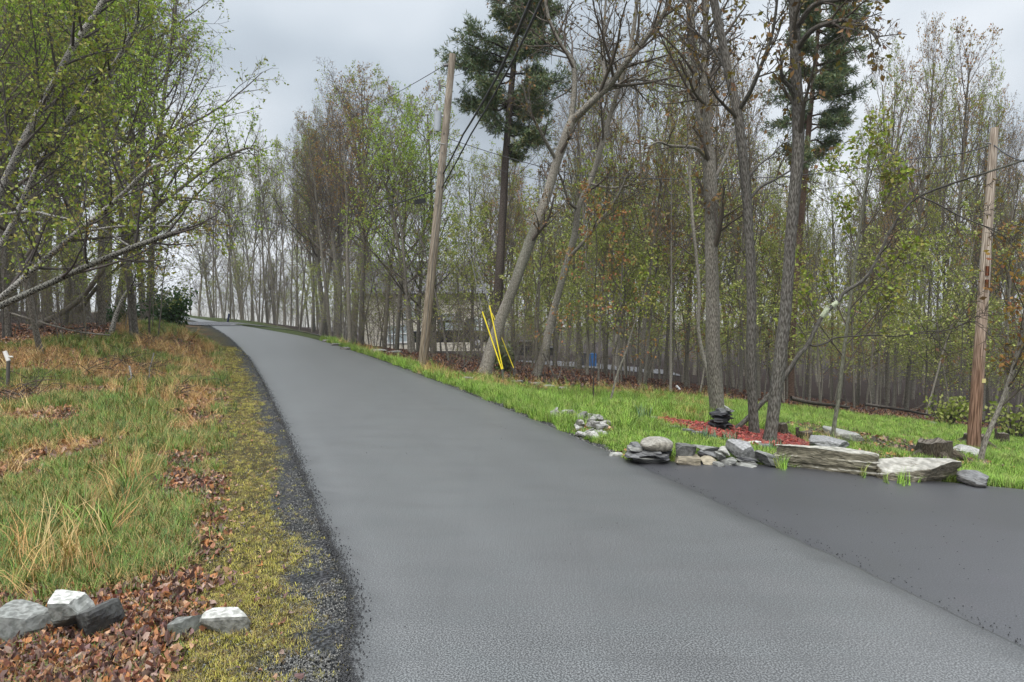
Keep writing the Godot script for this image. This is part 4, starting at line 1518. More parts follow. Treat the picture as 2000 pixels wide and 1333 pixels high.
		for i in m.v.size():
			m.v[i].y += 0.18 * hh * NF.get_noise_2d(m.v[i].x * 9.0 + q[0], m.v[i].z * 9.0) if m.v[i].y > hh * 0.5 else 0.0
		var e := m.v.size() - 27
		var col := lin(0.17, 0.15, 0.125)
		var cen := Vector3(0, hh * 0.9, 0)
		for i in 26:
			m.tri(cen, m.v[e + i + 1], m.v[e + i], col * (0.8 + 0.3 * r.randf()))
		var name_of: String = q[4] if q[4] else "widest old grey stump on the lawn behind the ledge stones"
		var st := thing("tree_stump", name_of, "stump", foot)
		obj("wood", m.mesh(M.bark), st)
		if q[5]:
			obj("splinter", rod(Vector3(-rad * 0.8, hh * 0.7, 0), Vector3(-rad * 0.9, hh * 1.45, 0), 0.03, lin(0.12, 0.10, 0.08), 6).mesh(M.bark), st)
		else:
			for i in 5:
				var an := TAU * i / 5.0 + 0.4
				var out := Vector3(cos(an), 0, sin(an))
				var rm := MB.new()
				rm.tube(PackedVector3Array([out * rad * 0.7 + Vector3(0, hh * 0.35, 0), out * rad * 1.25 + Vector3(0, 0.04, 0), out * rad * 1.9 - Vector3(0, 0.05, 0)]), taper(3, rad * 0.3, rad * 0.1), 7, lin(0.10, 0.085, 0.065), 0.1)
				obj("root", rm.mesh(M.bark), st)
	# daffodil clumps
	for q in [[1256, 822, 30, "grey-green daffodil leaves by the left tip of the mulch bed"], [1383, 858, 24, "daffodil leaves in front of the slate cairn"], [1425, 866, 24, "daffodil leaves right of the slate cairn"], [1512, 884, 26, "daffodil leaves in front of the rightmost big trunk"]]:
		var at := G(q[0], q[1])
		var o := obj("daffodil_clump", tuft(800 + int(q[0]), 40, q[2] * -at.z / F * 1.15, 0.006, 0.11, 0.35), self)
		o.position = at
		var mm := M.grass.duplicate() as StandardMaterial3D
		mm.albedo_color = lin(0.10, 0.17, 0.10).linear_to_srgb()
		o.material_override = mm
		tag(o, q[3], "plant")
	# two white oddments
	var wp := G(1330, 764)
	var wo := obj("drain_pipe", rod(Vector3.ZERO, Vector3(-0.14, 0.16, 0), 0.04, lin(0.7, 0.7, 0.7)).mesh(M.paint))
	wo.position = wp
	tag(wo, "short white pipe end sticking out of the far lawn", "pipe")
	var bp := P(12, 692, 12.0)
	var bo := thing("broken_branch", "bare white broken wood sliver at the frame's left edge", "branch", bp)
	obj("stub", rod(Vector3(-0.03, 0.05, 0), Vector3(0.03, -0.12, 0), 0.035, lin(0.7, 0.68, 0.64)).mesh(M.twig), bo)
	obj("side_stub", rod(Vector3(0.0, -0.04, 0), Vector3(0.11, -0.05, 0), 0.014, lin(0.6, 0.58, 0.54)).mesh(M.twig), bo)
	obj("stem", rod(Vector3(0.03, -0.12, 0), Vector3(-0.1, -1.0, -0.1), 0.03, lin(0.12, 0.11, 0.10)).mesh(M.twig), bo)

# ---------------------------------------------------------------- trees that the photograph shows one by one
func scaled_kind(k: String, over: Dictionary) -> Dictionary:
	var d := kinds(k)
	d.merge(over, true)
	return d

func mark(base: Array, d: float, rest: Array) -> Array:
	var a := [G(base[0], base[1])]
	var dd: float = d if d > 0.0 else -a[0].z
	for q in rest:
		a.append(P(q[0], q[1], dd + (q[2] if q.size() > 2 else 0.0)))
	return a

func pts_at(d: float, rest: Array) -> Array:
	var a := []
	for q in rest:
		a.append(P(q[0], q[1], d + (q[2] if q.size() > 2 else 0.0)))
	return a

func heroes() -> void:
	var big := {"full": [1.0, 1.6, 0.8, 0.4, 1.0], "lr": [0.55, 0.5, 0.5, 0.5, 0.5], "n": [0, 9, 7, 5, 0], "t0": [0.4, 0.25, 0.15, 0.15, 0.2], "rmin": 0.005, "leaf_c": [lin(0.20, 0.11, 0.05), lin(0.17, 0.13, 0.05), lin(0.14, 0.08, 0.05)], "leaf_s": 0.075, "leaf_p": 0.28, "leaf_lev": 3, "leaf_n": 2, "droop": -0.6, "up": [0.0, 0.05, 0.04, 0.02, 0.0], "seg": [14, 7, 5, 3, 2], "wob": [0.05, 0.16, 0.2, 0.22, 0.2]}
	var dark := big.merged({"wood": lin(0.155, 0.145, 0.13), "twig": lin(0.07, 0.06, 0.05)}, true)
	# leaning oak by the yellow guards
	var a := mark([946, 733], -1.0, [[958, 690], [978, 625], [1003, 560], [1036, 470], [1062, 400], [1090, 310], [1108, 258], [1122, 228]])
	var d: float = -a[0].z
	hero("leaning_oak", "thick pale trunk leaning right behind the yellow guy guards, forking high up", [
		[a, 0.155, 0.10, 0, 4, 0.45, 3.0],
		[pts_at(d, [[1118, 236], [1150, 205, -0.3], [1195, 160, -0.6], [1225, 120, -0.9], [1262, 75, -1.2], [1300, 20, -1.5], [1330, -60, -1.7]]), 0.105, 0.04, 1, 12, 0.2],
		[pts_at(d, [[1114, 244], [1122, 170, 0.3], [1118, 120, 0.5], [1095, 85, 0.6], [1072, 35, 0.7], [1060, -40, 0.8]]), 0.085, 0.035, 1, 11, 0.2],
		[pts_at(d, [[1165, 188, -0.4], [1195, 172, -0.5], [1240, 155, -0.2], [1300, 165, 0.2], [1345, 172, 0.5]]), 0.055, 0.02, 1, 9, 0.2],
		[pts_at(d, [[1185, 165, -0.5], [1178, 120, -0.2], [1180, 60, 0.1], [1185, -30, 0.3]]), 0.055, 0.025, 1, 9, 0.2],
		[pts_at(d, [[1088, 315], [1060, 265, -0.4], [1035, 215, -0.7], [1020, 160, -1.0]]), 0.05, 0.018, 1, 8, 0.3],
	], scaled_kind("orange", big), 11)
	a = mark([1046, 737], -1.0, [[1062, 690], [1078, 620], [1100, 540], [1122, 460], [1130, 405], [1155, 350], [1175, 285], [1195, 215], [1225, 120], [1240, 40], [1250, -50]])
	d = -a[0].z
	hero("leaning_tree", "darker trunk leaning right, just right of the thick pale leaning trunk", [
		[a, 0.11, 0.045, 0, 9, 0.5, 3.2],
		[pts_at(d, [[1128, 408], [1112, 395, -0.2], [1102, 365, -0.3], [1092, 340, -0.4], [1070, 320, -0.6]]), 0.05, 0.02, 1, 6, 0.4],
		[pts_at(d, [[1108, 505], [1135, 478, -0.3], [1165, 440, -0.6], [1205, 385, -0.8], [1230, 330, -1.0]]), 0.06, 0.02, 1, 7, 0.4],
		[pts_at(d, [[1150, 358], [1190, 367, -0.4], [1230, 362, -0.7], [1270, 350, -0.9]]), 0.04, 0.012, 1, 6, 0.4],
	], scaled_kind("orange", big), 12)
	# the forked tree behind the cairn
	a = mark([1402, 808], -1.0, [[1399, 770], [1394, 700], [1392, 600], [1390, 500], [1389, 400], [1386, 330], [1382, 290]])
	d = -a[0].z
	hero("forked_tree", "straight grey trunk behind the slate cairn, forked into two stems", [
		[a, 0.115, 0.095, 0, 3, 0.5, 2.4],
		[pts_at(d, [[1383, 300], [1370, 240, 0.1], [1360, 180, 0.2], [1354, 90, 0.3], [1350, -30, 0.4]]), 0.062, 0.045, 1, 10, 0.25],
		[pts_at(d, [[1383, 300], [1381, 230, -0.1], [1376, 150, -0.2], [1378, 60, -0.2], [1382, -40, -0.3]]), 0.06, 0.042, 1, 10, 0.25],
		[pts_at(d, [[1384, 315], [1365, 292, -0.2], [1340, 287, -0.4], [1310, 285, -0.6], [1285, 278, -0.8], [1262, 290, -1.0]]), 0.035, 0.012, 1, 6, 0.4],
		[pts_at(d, [[1390, 360], [1420, 300, 0.4], [1440, 240, 0.8], [1470, 190, 1.2]]), 0.03, 0.012, 1, 7, 0.3],
	], scaled_kind("orange", big), 13)
	a = mark([1391, 800], -1.0, [[1384, 740], [1372, 690], [1364, 640], [1366, 575], [1360, 500], [1352, 420], [1347, 330], [1344, 230], [1345, 110], [1343, -20]])
	hero("crooked_tree", "thin crooked lichened stem hugging the forked trunk's left side", [[a, 0.042, 0.026, 0, 9, 0.4, 2.6]], scaled_kind("orange", big), 14)
	# the pair in the mulch
	a = mark([1474, 851], -1.0, [[1471, 800], [1468, 720], [1468, 640], [1467, 560], [1465, 480], [1459, 395], [1451, 300], [1440, 220], [1425, 150], [1412, 85], [1400, 30], [1385, -50]])
	d = -a[0].z
	hero("mulch_tree", "left trunk of the pair in the red mulch, bending left as it rises", [
		[a, 0.066, 0.054, 0, 3, 0.55, 2.0],
		[pts_at(d, [[1464, 390], [1485, 366, 0.2], [1512, 352, 0.4], [1545, 333, 0.6], [1575, 315, 0.9]]), 0.025, 0.008, 1, 6, 0.4],
		[pts_at(d, [[1462, 345], [1480, 325, 0.2], [1502, 308, 0.4], [1525, 290, 0.6]]), 0.02, 0.007, 1, 6, 0.4],
		[pts_at(d, [[1442, 215], [1465, 180, -0.2], [1490, 120, -0.4], [1510, 60, -0.5], [1520, -20, -0.6]]), 0.035, 0.015, 1, 8, 0.3],
		[pts_at(d, [[1432, 170], [1410, 120, 0.3], [1380, 80, 0.5], [1340, 50, 0.7]]), 0.03, 0.012, 1, 8, 0.3],
	], scaled_kind("orange", dark), 15)
	a = mark([1503, 868], -1.0, [[1509, 820], [1518, 745], [1526, 690], [1533, 620], [1538, 560], [1544, 480], [1550, 400], [1557, 330], [1560, 270], [1558, 210], [1555, 140], [1553, 60], [1550, -50]])
	d = -a[0].z
	hero("mulch_tree", "rightmost big dark rough trunk in the red mulch, rising out of frame", [
		[a, 0.078, 0.066, 0, 3, 0.6, 2.0],
		[pts_at(d, [[1556, 200], [1545, 172, -0.1], [1530, 155, -0.2], [1526, 130, -0.3], [1532, 95, -0.3]]), 0.035, 0.015, 1, 6, 0.5],
		[pts_at(d, [[1555, 100], [1585, 60, -0.3], [1620, 45, -0.5], [1660, 40, -0.7], [1700, 60, -0.8], [1720, 90, -0.9]]), 0.04, 0.012, 1, 10, 0.25],
		[pts_at(d, [[1553, 60], [1590, 10, -0.3], [1640, 0, -0.5], [1700, -5, -0.7]]), 0.04, 0.015, 1, 9, 0.25],
	], scaled_kind("orange", dark), 16)
	# thin leaning stem that crosses behind the pair, with its long level branch
	a = [G(1434, 842)]
	d = -a[0].z
	for q in [[1461, 817], [1500, 775], [1528, 743], [1560, 695], [1579, 672], [1606, 618], [1636, 591], [1650, 571], [1690, 544], [1717, 500], [1740, 450], [1770, 405], [1796, 384], [1850, 362], [1940, 333], [2010, 310]]:
		a.append(P(q[0], q[1], d))
	var stem := hero("leaning_tree", "thin stem leaning far right from behind the mulch trunks, with pale lichen bands", [
		[a, 0.036, 0.012, 0, 5, 0.6, 1.2],
		[pts_at(d, [[1579, 672], [1592, 676], [1616, 669], [1633, 660], [1704, 655], [1751, 657], [1805, 648], [1849, 645], [1896, 628], [1923, 638]]), 0.015, 0.005, 1, 4, 0.5],
		[pts_at(d, [[1796, 384], [1830, 398], [1880, 425], [1930, 445], [1975, 470]]), 0.015, 0.006, 1, 7, 0.3],
	], scaled_kind("orange", dark.merged({"leaf_p": 0.12}, true)), 17, null, "tree", 0.2)
	for q in [[1605, 620, 1618, 602], [1625, 599, 1636, 591]]:
		obj("lichen_band", rod(P(q[0], q[1], d) - stem.position, P(q[2], q[3], d) - stem.position, 0.036, lin(0.42, 0.46, 0.32), 10).mesh(M.stone), stem)
	a = mark([1626, 862], -1.0, [[1631, 822], [1636, 794], [1643, 736], [1651, 669], [1660, 600], [1675, 480], [1690, 380], [1700, 290]])
	hero("mossy_tree", "slim mossy stem beside the pale boulder behind the ledge stones", [[a, 0.03, 0.018, 0, 10, 0.35, 2.4]], scaled_kind("light", {"lr": [0.55, 0.5, 0.5, 0.5, 0.5], "n": [0, 6, 5, 3, 0], "wood": lin(0.24, 0.24, 0.19)}), 18)
	a = mark([1915, 901], -1.0, [[1925, 862], [1940, 826], [1958, 785], [1972, 745], [1988, 690], [2000, 630], [2014, 560], [2030, 460]])
	hero("lichened_sapling", "slim dark lichened sapling leaning right, right of the red-brown pole", [[a, 0.038, 0.018, 0, 12, 0.3, 2.2]], scaled_kind("orange", {"leaf_p": 0.3, "lr": [0.55, 0.5, 0.5, 0.5, 0.5], "n": [0, 6, 5, 3, 0]}), 19)
	a = mark([1191, 788], -1.0, [[1197, 765], [1206, 730], [1222, 690], [1234, 650], [1250, 600], [1266, 540]])
	hero("pale_sapling", "pale thin sapling leaning right on the lawn, right of a dark one", [[a, 0.024, 0.012, 0, 9, 0.5, 2.4]], scaled_kind("light", {"lr": [0.5, 0.5, 0.5, 0.5, 0.5], "n": [0, 5, 5, 3, 0], "wood": lin(0.30, 0.28, 0.24), "leaf_p": 0.35}), 20)
	a = mark([1161, 791], -1.0, [[1159, 770], [1160, 720], [1162, 650], [1162, 570], [1166, 490], [1160, 400]])
	hero("dark_sapling", "dark straight thin sapling on the lawn, left of the pale leaning one", [[a, 0.016, 0.009, 0, 14, 0.35, 2.4]], scaled_kind("rust_sapling", {"lr": [0.55, 0.5, 0.5, 0.5, 0.5], "n": [0, 6, 4, 0, 0], "wood": lin(0.09, 0.08, 0.07)}), 21)

	# leaning birches at the left
	var pale := {"wood": lin(0.34, 0.325, 0.30), "lr": [0.55, 0.5, 0.5, 0.5, 0.5], "n": [0, 7, 6, 3, 0], "leaf_n": 3, "leaf_p": 0.6, "leaf_s": 0.075, "twig": lin(0.085, 0.075, 0.07), "full": [1.0, 1.6, 0.8, 0.4, 1.0]}
	var birch := scaled_kind("light", pale)
	hero("leaning_birch", "whitish birch trunk low at the left, leaning right up to mid branches", [[[on(-11.6, 13.2), P(-120, 672, 13.2), P(0, 583, 13), P(78, 515, 13), P(160, 446, 12.8), P(225, 393, 12.6), P(285, 335, 12.4), P(320, 318, 12.2)], 0.072, 0.03, 0, 16, 0.3, 3.6]], birch, 31, M.birch)
	hero("broken_birch", "dark lichened trunk, lowest of the left leaners, broken off at its tip", [[[on(-11.0, 12.0), P(-110, 650, 12), P(0, 598, 12), P(105, 550, 12), P(175, 518, 11.9), P(262, 482, 11.8), P(320, 462, 11.7), P(368, 446, 11.6)], 0.066, 0.04, 0, 9, 0.4, 3.0]], scaled_kind("bare", {"wood": lin(0.13, 0.125, 0.11), "n": [0, 6, 5, 3, 0], "lr": [0.55, 0.5, 0.5, 0.5, 0.5], "twig": lin(0.075, 0.065, 0.06)}), 32, M.birch)
	hero("white_birch", "white birch trunk rising steeply at the far left to the frame's top", [[[on(-13.2, 14.5), P(-95, 560, 14.5), P(0, 372, 14.4), P(52, 262, 14.3), P(104, 165, 14.2), P(140, 95, 14.1), P(195, 12, 14), P(250, -90, 13.9)], 0.085, 0.05, 0, 20, 0.3, 3.6]], birch, 33, M.birch)
	hero("slender_birch", "slender pale birch just right of the steep white birch at far left", [[[on(-13.0, 15.5), P(-70, 590, 15.5), P(10, 462, 15.5), P(48, 382, 15.4), P(78, 315, 15.3), P(115, 262, 15.2), P(174, 172, 15), P(226, 120, 14.8), P(270, 40, 14.6)], 0.06, 0.04, 0, 20, 0.3, 3.4]], birch, 34, M.birch)
	hero("thin_birch_limb", "thin white limb arching level across the left woods over the birches", [[[P(-60, 430, 13.6), P(48, 414, 13.4), P(110, 424, 13.2), P(160, 436, 13), P(205, 452, 12.8), P(245, 476, 12.6), P(262, 484, 12.5)], 0.03, 0.014, 0, 5, 0.4, 2.0],
		[[P(158, 455, 12.9), P(210, 445, 12.7), P(270, 441, 12.5), P(330, 442, 12.4), P(395, 450, 12.3)], 0.026, 0.01, 1, 6, 0.4]], scaled_kind("light", pale), 35, M.birch, "tree", 0.0)
	hero("young_birch", "short crooked white birch in front of the dark bush, left of the road", [[mark([216, 654], -1.0, [[222, 630], [232, 600], [244, 575], [258, 558], [276, 553]]), 0.075, 0.03, 0, 6, 0.5, 2.0]], birch, 36, M.birch)
	# bright green tree that reaches over the road bend
	var lush := scaled_kind("dense", {"lr": [0.42, 0.5, 0.5, 0.5, 0.5], "full": [1.0, 1.6, 0.8, 0.4, 1.0], "n": [0, 8, 6, 2, 0], "leaf_c": [lin(0.28, 0.35, 0.05), lin(0.24, 0.31, 0.05), lin(0.31, 0.37, 0.07)], "leaf_s": 0.08, "leaf_p": 0.34, "twig": lin(0.07, 0.06, 0.05)})
	hero("roadside_tree", "bright green leaning tree reaching right over the road's bend", [[[on(-15.6, 22.0), P(150, 590, 21.6), P(220, 500, 21.2), P(290, 420, 20.8), P(350, 370, 20.4), P(420, 318, 20), P(480, 290, 19.7), P(505, 296, 19.5)], 0.09, 0.02, 0, 18, 0.45, 4.0],
		[[P(300, 410, 20.6), P(350, 330, 20.2), P(400, 275, 20), P(425, 240, 19.8)], 0.04, 0.012, 1, 9, 0.25],
		[[P(330, 385, 20.4), P(390, 390, 20), P(440, 410, 19.8), P(470, 440, 19.6)], 0.035, 0.01, 1, 9, 0.25]], lush, 37)
	hero("dead_tree", "dark leafless stem leaning right under the bright green tree", [[[on(-15.5, 24.0), P(190, 560, 23.5), P(280, 480, 23), P(340, 425, 22.6), P(410, 355, 22.2), P(450, 330, 22)], 0.07, 0.02, 0, 10, 0.3, 3.0]], scaled_kind("bare", {"n": [0, 6, 5, 3, 0], "lr": [0.55, 0.5, 0.5, 0.5, 0.5], "wood": lin(0.16, 0.15, 0.13)}), 38)

func pine(label: String, marks: Array, r0: float, r1: float, boughs: Array, sd: int, bark: Color) -> void:
	var g := Grower.new()
	g.g = RandomNumberGenerator.new()
	g.g.seed = sd
	g.K = {"leaf_c": [lin(0.10, 0.15, 0.07), lin(0.13, 0.17, 0.075), lin(0.17, 0.165, 0.075), lin(0.08, 0.115, 0.07)], "leaf_s": 0.1}
	var pts := run_of(marks)
	var base := pts[0]
	for i in pts.size():
		pts[i] -= base
	pts[0].y -= 0.15
	g.wood.tube(pts, taper(pts.size(), r0, r1, r0 * 0.4), 12, bark, 0.06)
	for b in boughs:
		# [height along the trunk in frame rows, side reach, lift, how many, depth spread]
		var t0: Vector3 = b[0] - base
		var reach: float = b[1]
		for k in int(b[3]):
			var az := g.g.randf() * TAU
			var out := Vector3(cos(az), 0, sin(az) * 0.8)
			if b.size() > 4:
				out = (out + Vector3(b[4], 0, 0)).normalized()
			var l := reach * (0.55 + 0.6 * g.g.randf())
			var start := t0 + Vector3(0, g.g.randfn() * 0.35, 0)
			var lift: float = b[2]
			var bp := PackedVector3Array()
			for j in 6:
				var t := j / 5.0
				bp.append(start + out * l * t + Vector3(0, l * lift * t * t + g.g.randfn() * 0.04, g.g.randfn() * 0.05))
			g.wood.tube(bp, taper(6, 0.035, 0.012), 5, bark * 0.7)
			for j in 16:
				var t := 0.3 + 0.7 * g.g.randf()
				var f := t * 5.0
				var i := mini(int(f), 4)
				var p := bp[i].lerp(bp[i + 1], f - i)
				var dir := (out + g.rv() * 0.9 + Vector3(0, 0.25, 0)).normalized()
				var ln := l * 0.3 * (0.5 + g.g.randf())
				var e := p + dir * ln
				g.twig.tube(PackedVector3Array([p, p.lerp(e, 0.5) + g.rv() * 0.04, e]), taper(3, 0.010, 0.005), 3, bark * 0.5)
				for q in 6:
					var c := p.lerp(e, 0.2 + 0.8 * g.g.randf()) + g.rv() * 0.16
					g.needles(c, dir, 11, 0.17)
	grown(g, "pine_tree", label, "pine tree", base, "", M.bark, M.needle)

func pines() -> void:
	var d := 22.0
	var foot := on((968 - 1000) / F * d, d)
	pine("tall dark pine rising behind the grey utility pole's top right", [foot, P(974, 560, d), P(982, 420, d), P(988, 300, d), P(998, 180, d), P(1008, 80, d), P(1014, -10, d), P(1018, -80, d)], 0.155, 0.05, [
		[P(988, 260, d), 1.6, 0.1, 5, 0.4], [P(990, 225, d), 1.3, 0.15, 5], [P(996, 180, d), 1.7, 0.2, 8, -0.2], [P(1000, 140, d), 1.7, 0.2, 8], [P(1004, 100, d), 1.6, 0.25, 8, -0.1], [P(1008, 60, d), 1.5, 0.3, 8], [P(1012, 15, d), 1.3, 0.3, 8], [P(1014, -40, d), 1.2, 0.4, 7]], 51, lin(0.12, 0.10, 0.09))
	d = 15.0
	foot = G(1541, 783)
	d = -foot.z
	pine("reddish barked pine behind the mulch trunks with clumps of dark needles", [foot, P(1545, 680, d), P(1553, 560, d), P(1562, 450, d), P(1572, 350, d), P(1580, 250, d), P(1590, 150, d), P(1598, 60, d), P(1604, -40, d)], 0.15, 0.05, [
		[P(1572, 348, d), 1.5, -0.02, 3, 0.8], [P(1577, 300, d), 1.5, 0.1, 4, 0.6], [P(1582, 245, d), 1.3, 0.15, 5, 0.5], [P(1586, 195, d), 1.35, 0.15, 7, 0.2], [P(1590, 150, d), 1.3, 0.2, 7, 0.3], [P(1594, 105, d), 1.2, 0.25, 8, 0.2], [P(1598, 60, d), 1.2, 0.3, 8, 0.2], [P(1602, 10, d), 1.2, 0.4, 8]], 52, lin(0.19, 0.13, 0.10))

const TOPS := [Vector2(-400, -200), Vector2(200, -170), Vector2(290, -90), Vector2(335, 60), Vector2(370, 250), Vector2(420, 300), Vector2(480, 305), Vector2(530, 300), Vector2(590, 300), Vector2(628, 245), Vector2(690, 205), Vector2(760, 190), Vector2(850, 190), Vector2(900, 300), Vector2(1080, 300), Vector2(1120, 160), Vector2(1300, 110), Vector2(1480, 160), Vector2(1540, 330), Vector2(1680, 300), Vector2(1715, 170), Vector2(1770, 115), Vector2(1830, 140), Vector2(1900, 230), Vector2(2000, 275), Vector2(2200, 260)]

func forest() -> void:
	var none := func(_x: float, _d: float) -> bool: return true
	var L := "L"
	var C := "C"
	var R := "R"
	var E := "at the road's far crest"
	# kind mix, pixels, distances, how many, where
	for z in [
		[["bare", "bare", "light"], 385, 670, 56.0, 76.0, 26, E, 0.06, 0.5],
		[["light", "bare", "bare", "orange"], 640, 980, 25.0, 34.0, 12, C, 0.04, 0.9],
		[["bare", "bare", "light", "orange"], 600, 980, 34.0, 58.0, 22, C, 0.05, 1.1],
		[["bare", "light", "light", "orange"], 980, 2120, 19.5, 28.0, 46, R, 0.04, 0.5],
		[["bare", "light", "orange", "bare"], 960, 2160, 28.0, 55.0, 62, R, 0.05, 0.65],
		[["dense", "dense", "light"], -330, 290, 16.0, 24.0, 13, L, 0.09, 0.65],
		[["dense", "light", "bare"], -300, 385, 24.0, 42.0, 20, L, 0.07, 1.0],
	]:
		var n: int = z[5]
		for i in n:
			var px := lerpf(z[1], z[2], (i + r.randf()) / n)
			var d := lerpf(z[3], z[4], r.randf())
			var x := (px - 1000.0) / F * d
			if px > 580.0 and d < woods_right(x) + 0.6:
				d = woods_right(x) + 0.8 + r.randf() * 3.0
				x = (px - 1000.0) / F * d
			if px < 580.0 and px > -1000.0 and left_of_road(x, d) < 2.5 and right_of_road(x, d) < 1.5:
				continue
			if z[6] == R and d < woods_right(x) + 0.6:
				continue
			var at := on(x, d)
			var top := line(TOPS, px) + (absf(r.randfn()) * 45.0 if z[6] != E else absf(r.randfn()) * 22.0)
			var h := EYE + (600.0 - top) / F * d - at.y
			if z[6] == R and i % 2 != 0:
				h *= 0.55 + 0.3 * r.randf()
			if z[6] == C and px > 745.0 and px < 945.0 and d > 31.0:
				continue
			plant(z[0][r.randi() % z[0].size()], at, h, z[6], z[8] * (0.75 + 0.5 * r.randf()), z[7])
	# the bright green tree left of the grey pole
	plant("dense", on((800 - 1000) / F * 25.0, 25.0), 8.2, "left of the grey pole", 0.8, 0.02)
	plant("dense", on((815 - 1000) / F * 27.0, 27.0), 8.6, "just behind the grey pole", 0.8, 0.02)
	# understorey
	for z in [
		[["sapling", "sapling", "sapling", "sapling", "rust_sapling"], 980, 2120, 20.0, 46.0, 125, R, 3.0, 7.0],
		[["sapling", "sapling", "twiggy"], 640, 980, 22.0, 46.0, 46, C, 3.0, 6.5],
		[["sapling", "twiggy", "sapling"], -260, 370, 18.5, 36.0, 40, L, 2.2, 5.5],
		[["twiggy", "twiggy", "sapling"], 390, 680, 60.0, 84.0, 34, E, 3.0, 6.5],
	]:
		var n: int = z[5]
		for i in n:
			var px := lerpf(z[1], z[2], (i + r.randf()) / n)
			var d := lerpf(z[3], z[4], pow(r.randf(), 1.3))
			var x := (px - 1000.0) / F * d
			if px > 580.0 and d < woods_right(x) + 0.3:
				d = woods_right(x) + 0.5 + r.randf() * 2.0
				x = (px - 1000.0) / F * d
			if left_of_road(x, d) < 2.5 and right_of_road(x, d) < 1.5:
				continue
			if px > 755.0 and px < 945.0 and i % 3 == 0:
				continue
			plant(z[0][r.randi() % z[0].size()], on(x, d), lerpf(z[7], z[8], r.randf()), z[6], 1.0, 0.1)
	# low growth at the wood's edges
	for i in 40:
		var px := lerpf(-100.0, 340.0, r.randf())
		var d := 18.0 + 6.0 * r.randf()
		var x := (px - 1000.0) / F * d
		if left_of_road(x, d) > 3.5:
			plant("twiggy", on(x, d), 0.8 + 1.4 * r.randf(), "at the left woods' edge", 1.0, 0.25)
	for i in 26:
		var px := lerpf(700.0, 1150.0, r.randf())
		var x := 0.0
		var d := 19.0
		for k in 4:
			x = (px - 1000.0) / F * d
			d = woods_right(x) + 0.4 + r.randf() * 1.5
		plant("twiggy", on((px - 1000.0) / F * d, d), 0.9 + 1.3 * r.randf(), "by the leaning trunks", 1.0, 0.25)
	bush("dark evergreen bush at the left woods' corner by the road", P(334, 640, 27.0), 1.15, 1.5, [lin(0.045, 0.08, 0.03), lin(0.06, 0.11, 0.04)], 2600)
	bush("low dark green rhododendron deep in the left woods", P(240, 642, 30.0), 1.2, 1.1, [lin(0.03, 0.06, 0.025), lin(0.04, 0.08, 0.03)], 900)
	bush("yellow-green shrub behind the red-brown pole", P(1850, 822, 19.5), 0.9, 0.8, [lin(0.20, 0.23, 0.06), lin(0.26, 0.27, 0.09)], 380)
	bush("yellow-green shrub at the frame's right edge", P(1985, 830, 18.0), 1.0, 1.1, [lin(0.20, 0.23, 0.06), lin(0.26, 0.27, 0.09)], 380)
	bush("pale grey-green shrub right behind the yellow guards", P(985, 690, 18.6), 0.45, 0.8, [lin(0.20, 0.23, 0.12), lin(0.16, 0.20, 0.09)], 420)
	# the far wood that reads as one mass
	deep("trees_in_the_deep_wood", "far wood of countless trunks behind the lawn", [["bare", 0], ["light", 1], ["light", 2], ["sapling", 1], ["sapling", 2], ["sapling", 3]], 970, 2250, 46.0, 100.0, 190)
	deep("trees_beyond_the_crest", "far bare trees beyond the road's crest", [["bare", 2], ["bare", 3], ["light", 3], ["twiggy", 0]], 370, 760, 78.0, 118.0, 52)
	deep("trees_in_the_left_deep_wood", "far wood of countless trunks behind the left birches", [["dense", 1], ["light", 2], ["bare", 1], ["sapling", 0]], -420, 360, 38.0, 75.0, 100)

func bush(label: String, at: Vector3, wide: float, tall: float, cols: Array, n: int) -> void:
	at.y = H(at.x, -at.z)
	var g := Grower.new()
	g.g = RandomNumberGenerator.new()
	g.g.seed = hash(label)
	for i in 16:
		var an := g.g.randf() * TAU
		var e := Vector3(cos(an) * wide * 0.75 * sqrt(g.g.randf()), tall * (0.45 + 0.5 * g.g.randf()), sin(an) * wide * 0.75 * sqrt(g.g.randf()))
		g.wood.tube(PackedVector3Array([Vector3(e.x * 0.1, -0.1, e.z * 0.1), e * 0.5 + g.rv() * 0.08, e]), taper(3, 0.022, 0.006), 5, lin(0.08, 0.07, 0.06))
		for k in n / 16:
			var p := e * (0.35 + 0.75 * g.g.randf()) + g.rv() * Vector3(wide, tall, wide) * 0.27
			p.y = maxf(p.y, 0.04)
			var d := (g.rv() + Vector3(0, 0.3, 0)).normalized()
			g.lf.leaf(p, d, d.cross(g.rv()).normalized(), 0.13, 0.045, cols[g.g.randi() % cols.size()] * (0.8 + 0.4 * g.g.randf()))
	var o := thing("bush", label, "bush", at)
	obj("stems", g.wood.mesh(M.twig), o)
	obj("foliage", g.lf.mesh(M.leaf), o)

